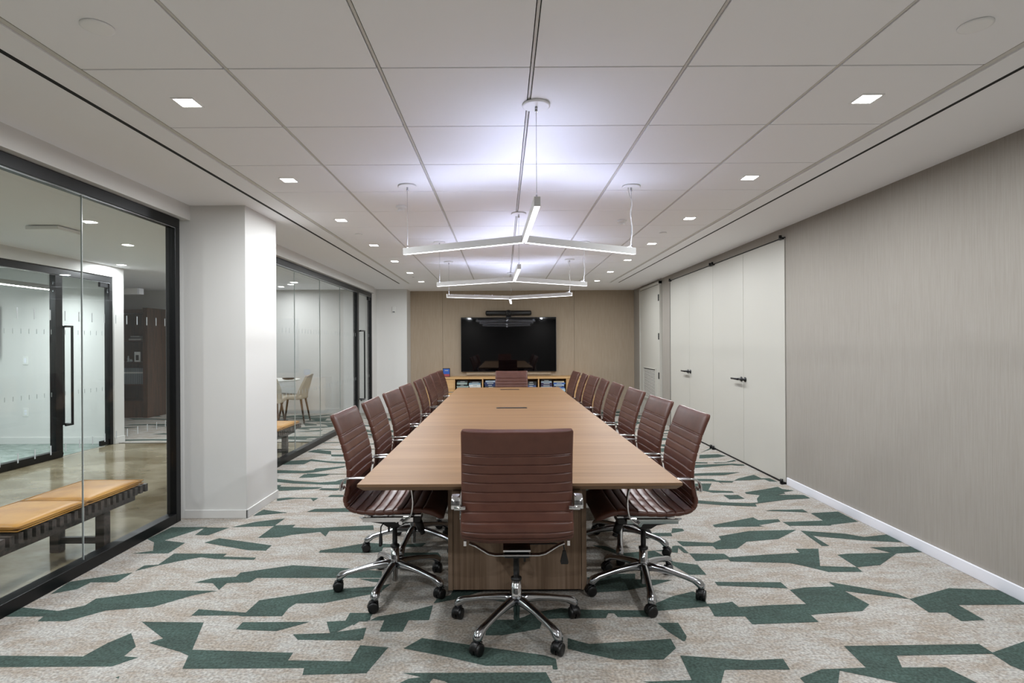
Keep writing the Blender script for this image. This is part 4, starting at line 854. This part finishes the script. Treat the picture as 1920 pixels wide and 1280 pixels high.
# ------------------------------------------------------------------ lounge furniture
def lounge_chair(x, y, rz, label):
    t = thing('lounge_chair', label, 'chair', (x, y, 0), rz, 'beige lounge chairs')
    bm = NB(); sweep(bm, smooth_path([(0, -.20, .455), (0, -.1, .448), (0, .1, .455), (0, .22, .465), (0, .245, .455)], 4), lambda i: rrect(.46, .075 if i < 14 else .05, .024, 4), side=(1, 0, 0)); obj('seat', bm, M_beige, t)
    bm = NB(); rows = []
    for i in range(13):
        v = i / 12; z = .42 + .43 * v; yy = -.20 - .10 * v ** 1.2; hw = .235 - .05 * max(0, v - .55) / .45
        ring = []
        for k in range(9):
            u = k / 8 * 2 - 1; ring.append(Vector((hw * u, yy + .11 * abs(u) ** 2.5 * (1 - v * .75), z - (.03 * u * u if i == 12 else 0))))
        rows.append(ring)
    F = [[bm.verts.new(p) for p in r] for r in rows]; B = [[bm.verts.new(p + Vector((0, -.035, 0))) for p in r] for r in rows]
    for A, fl in ((F, 0), (B, 1)):
        for i in range(12):
            for k in range(8): bm.faces.new((A[i][k], A[i][k+1], A[i+1][k+1], A[i+1][k])).smooth = True
    for k in range(8):
        bm.faces.new((F[0][k], F[0][k+1], B[0][k+1], B[0][k])); bm.faces.new((F[12][k], F[12][k+1], B[12][k+1], B[12][k]))
    for i in range(12):
        for k in (0, 8): bm.faces.new((F[i][k], F[i+1][k], B[i+1][k], B[i][k]))
    obj('backrest', bm, M_beige, t)
    for sx in (-1, 1):
        for sy in (-1, 1):
            bm = NB(); cyl(bm, .020, (sx * .16, sy * .15 - .02, .43), (sx * .215, sy * .22 - .02, 0), 10, 0, .012); obj('leg', bm, M_walnut, t)
lounge_chair(-3.70, 10.05, PI / 2 + .1, 'beige upholstered chair on walnut legs beside the lounge table')
lounge_chair(-3.84, 9.35, .15, 'beige upholstered chair half hidden by the white pillar')
t = thing('lounge_table', 'round white lounge table beside the beige chairs', 'table', (-4.12, 10.2, 0))
bm = NB(); lathe(bm, [(.46, .722), (.47, .728), (.47, .742), (.46, .747)], n=40); obj('tabletop', bm, M_wtop, t)
bm = NB(); lathe(bm, [(.03, .02), (.03, .722)], n=16); obj('column', bm, M_black, t)
bm = NB(); lathe(bm, [(.26, 0), (.26, .012), (.05, .022)], n=32); obj('foot', bm, M_black, t)
bm = NB(); lathe(bm, [(.06, 0), (.11, .018), (.115, .03), (.105, .03), (.06, .012)], n=24); tag(obj('bowl', bm, M_blackp, loc=(-3.80, 10.12, .747)), 'low dark dish on the white lounge table', 'dish')

# bookcase
BX1, BX0, BY0, BY1 = -6.69, -8.30, 10.74, 11.33
t = thing('bookcase', 'tall dark walnut bookcase at the far end of the lounge', 'bookcase', ((BX0 + BX1) / 2, BY0, 0)); bx = (BX0 + BX1) / 2; hw = (BX1 - BX0) / 2
bm = NB(); box(bm, hw - .09, hw, 0, BY1 - BY0, 0, 2.075); box(bm, -hw, -hw + .09, 0, BY1 - BY0, 0, 2.075); obj('side_panel', bm, M_walnut, t, bevel=.002, seg=1)
bm = NB(); box(bm, -hw + .09, hw - .09, .03, BY1 - BY0, 1.98, 2.05); obj('top', bm, M_walnut, t)
bm = NB(); box(bm, -hw + .09, hw - .09, .5, .56, 0, 2.0); obj('back_panel', bm, M_walnut, t)
for z in (1.44, 1.03, .61):
    bm = NB(); box(bm, -hw + .09, hw - .09, .06, .5, z, z + .024); obj('shelf', bm, M_walnut, t)
bm = NB(); box(bm, -hw + .09, hw - .09, .05, .5, 0, .32); obj('lower_cabinet', bm, M_walnut, t)
M_vol = mat('volume_cloth', '#6d7478', .6); M_volb = mat('volume_band', '#b9bcb8', .6)
for k in range(12):
    x = BX1 - .115 - k * .0395; lab = ['rightmost', 'second', 'third', 'fourth', 'fifth', 'sixth', 'seventh', 'eighth', 'ninth', 'tenth', 'eleventh', 'leftmost'][k]
    bm = NB(); box(bm, -.018, .018, 0, .2, 0, .30); v = obj('bound_volume', bm, M_vol, loc=(x, BY0 + .09, .634), bevel=.002, seg=1)
    tag(v, ('%s grey bound volume in the dark bookcase row' if k in (0, 11) else '%s grey bound volume from the right in the dark bookcase') % lab, 'book', 'grey volumes in the dark bookcase')
    bm = NB(); box(bm, -.0185, .0185, -.001, .001, .20, .23); obj('spine_band', bm, M_volb, v)
for k, (w, h, colr, nm) in enumerate(((.24, .03, '#c9c9c4', 'pale'), (.20, .028, '#4b4b4d', 'dark grey'), (.16, .025, '#9a9a96', 'mid grey'))):
    bt = thing('book', '%s book in the flat pile on the bookcase upper shelf' % nm, 'book', (-6.99, BY0 + .1, 1.464 + [0, .0305, .059][k]), .05 * k)
    bm = NB(); box(bm, -w/2, w/2, 0, .18, 0, .003); box(bm, -w/2, w/2, 0, .18, h - .003, h); box(bm, -w/2, w/2, 0, .004, 0, h); obj('cover', bm, mat('bcover%d' % k, colr, .5), bt)
    bm = NB(); box(bm, -w/2 + .003, w/2 - .003, .004, .175, .003, h - .003); obj('pages', bm, M_wtop, bt)
t = thing('picture_frame', 'small framed picture on the middle bookcase shelf', 'picture', (-6.96, BY0 + .12, 1.054))
bm = NB(); box(bm, -.055, .055, 0, .02, 0, .19); obj('frame', bm, M_wtop, t); bm = NB(); box(bm, -.028, .028, -.002, 0, .03, .13); obj('print', bm, M_darkwood, t)
t = thing('figurine', 'small pale figurine left of the framed picture', 'ornament', (-7.13, BY0 + .12, 1.054))
bm = NB(); lathe(bm, [(.03, 0), (.03, .01), (.012, .03), (.02, .06), (.008, .085), (.014, .10), (.004, .115)], n=16); obj('body', bm, M_frost, t)
bm = NB(); lathe(bm, [(.02, 0), (.028, .02), (.02, .05)], (.05, 0, 0), n=16); obj('globe', bm, M_frost, t)
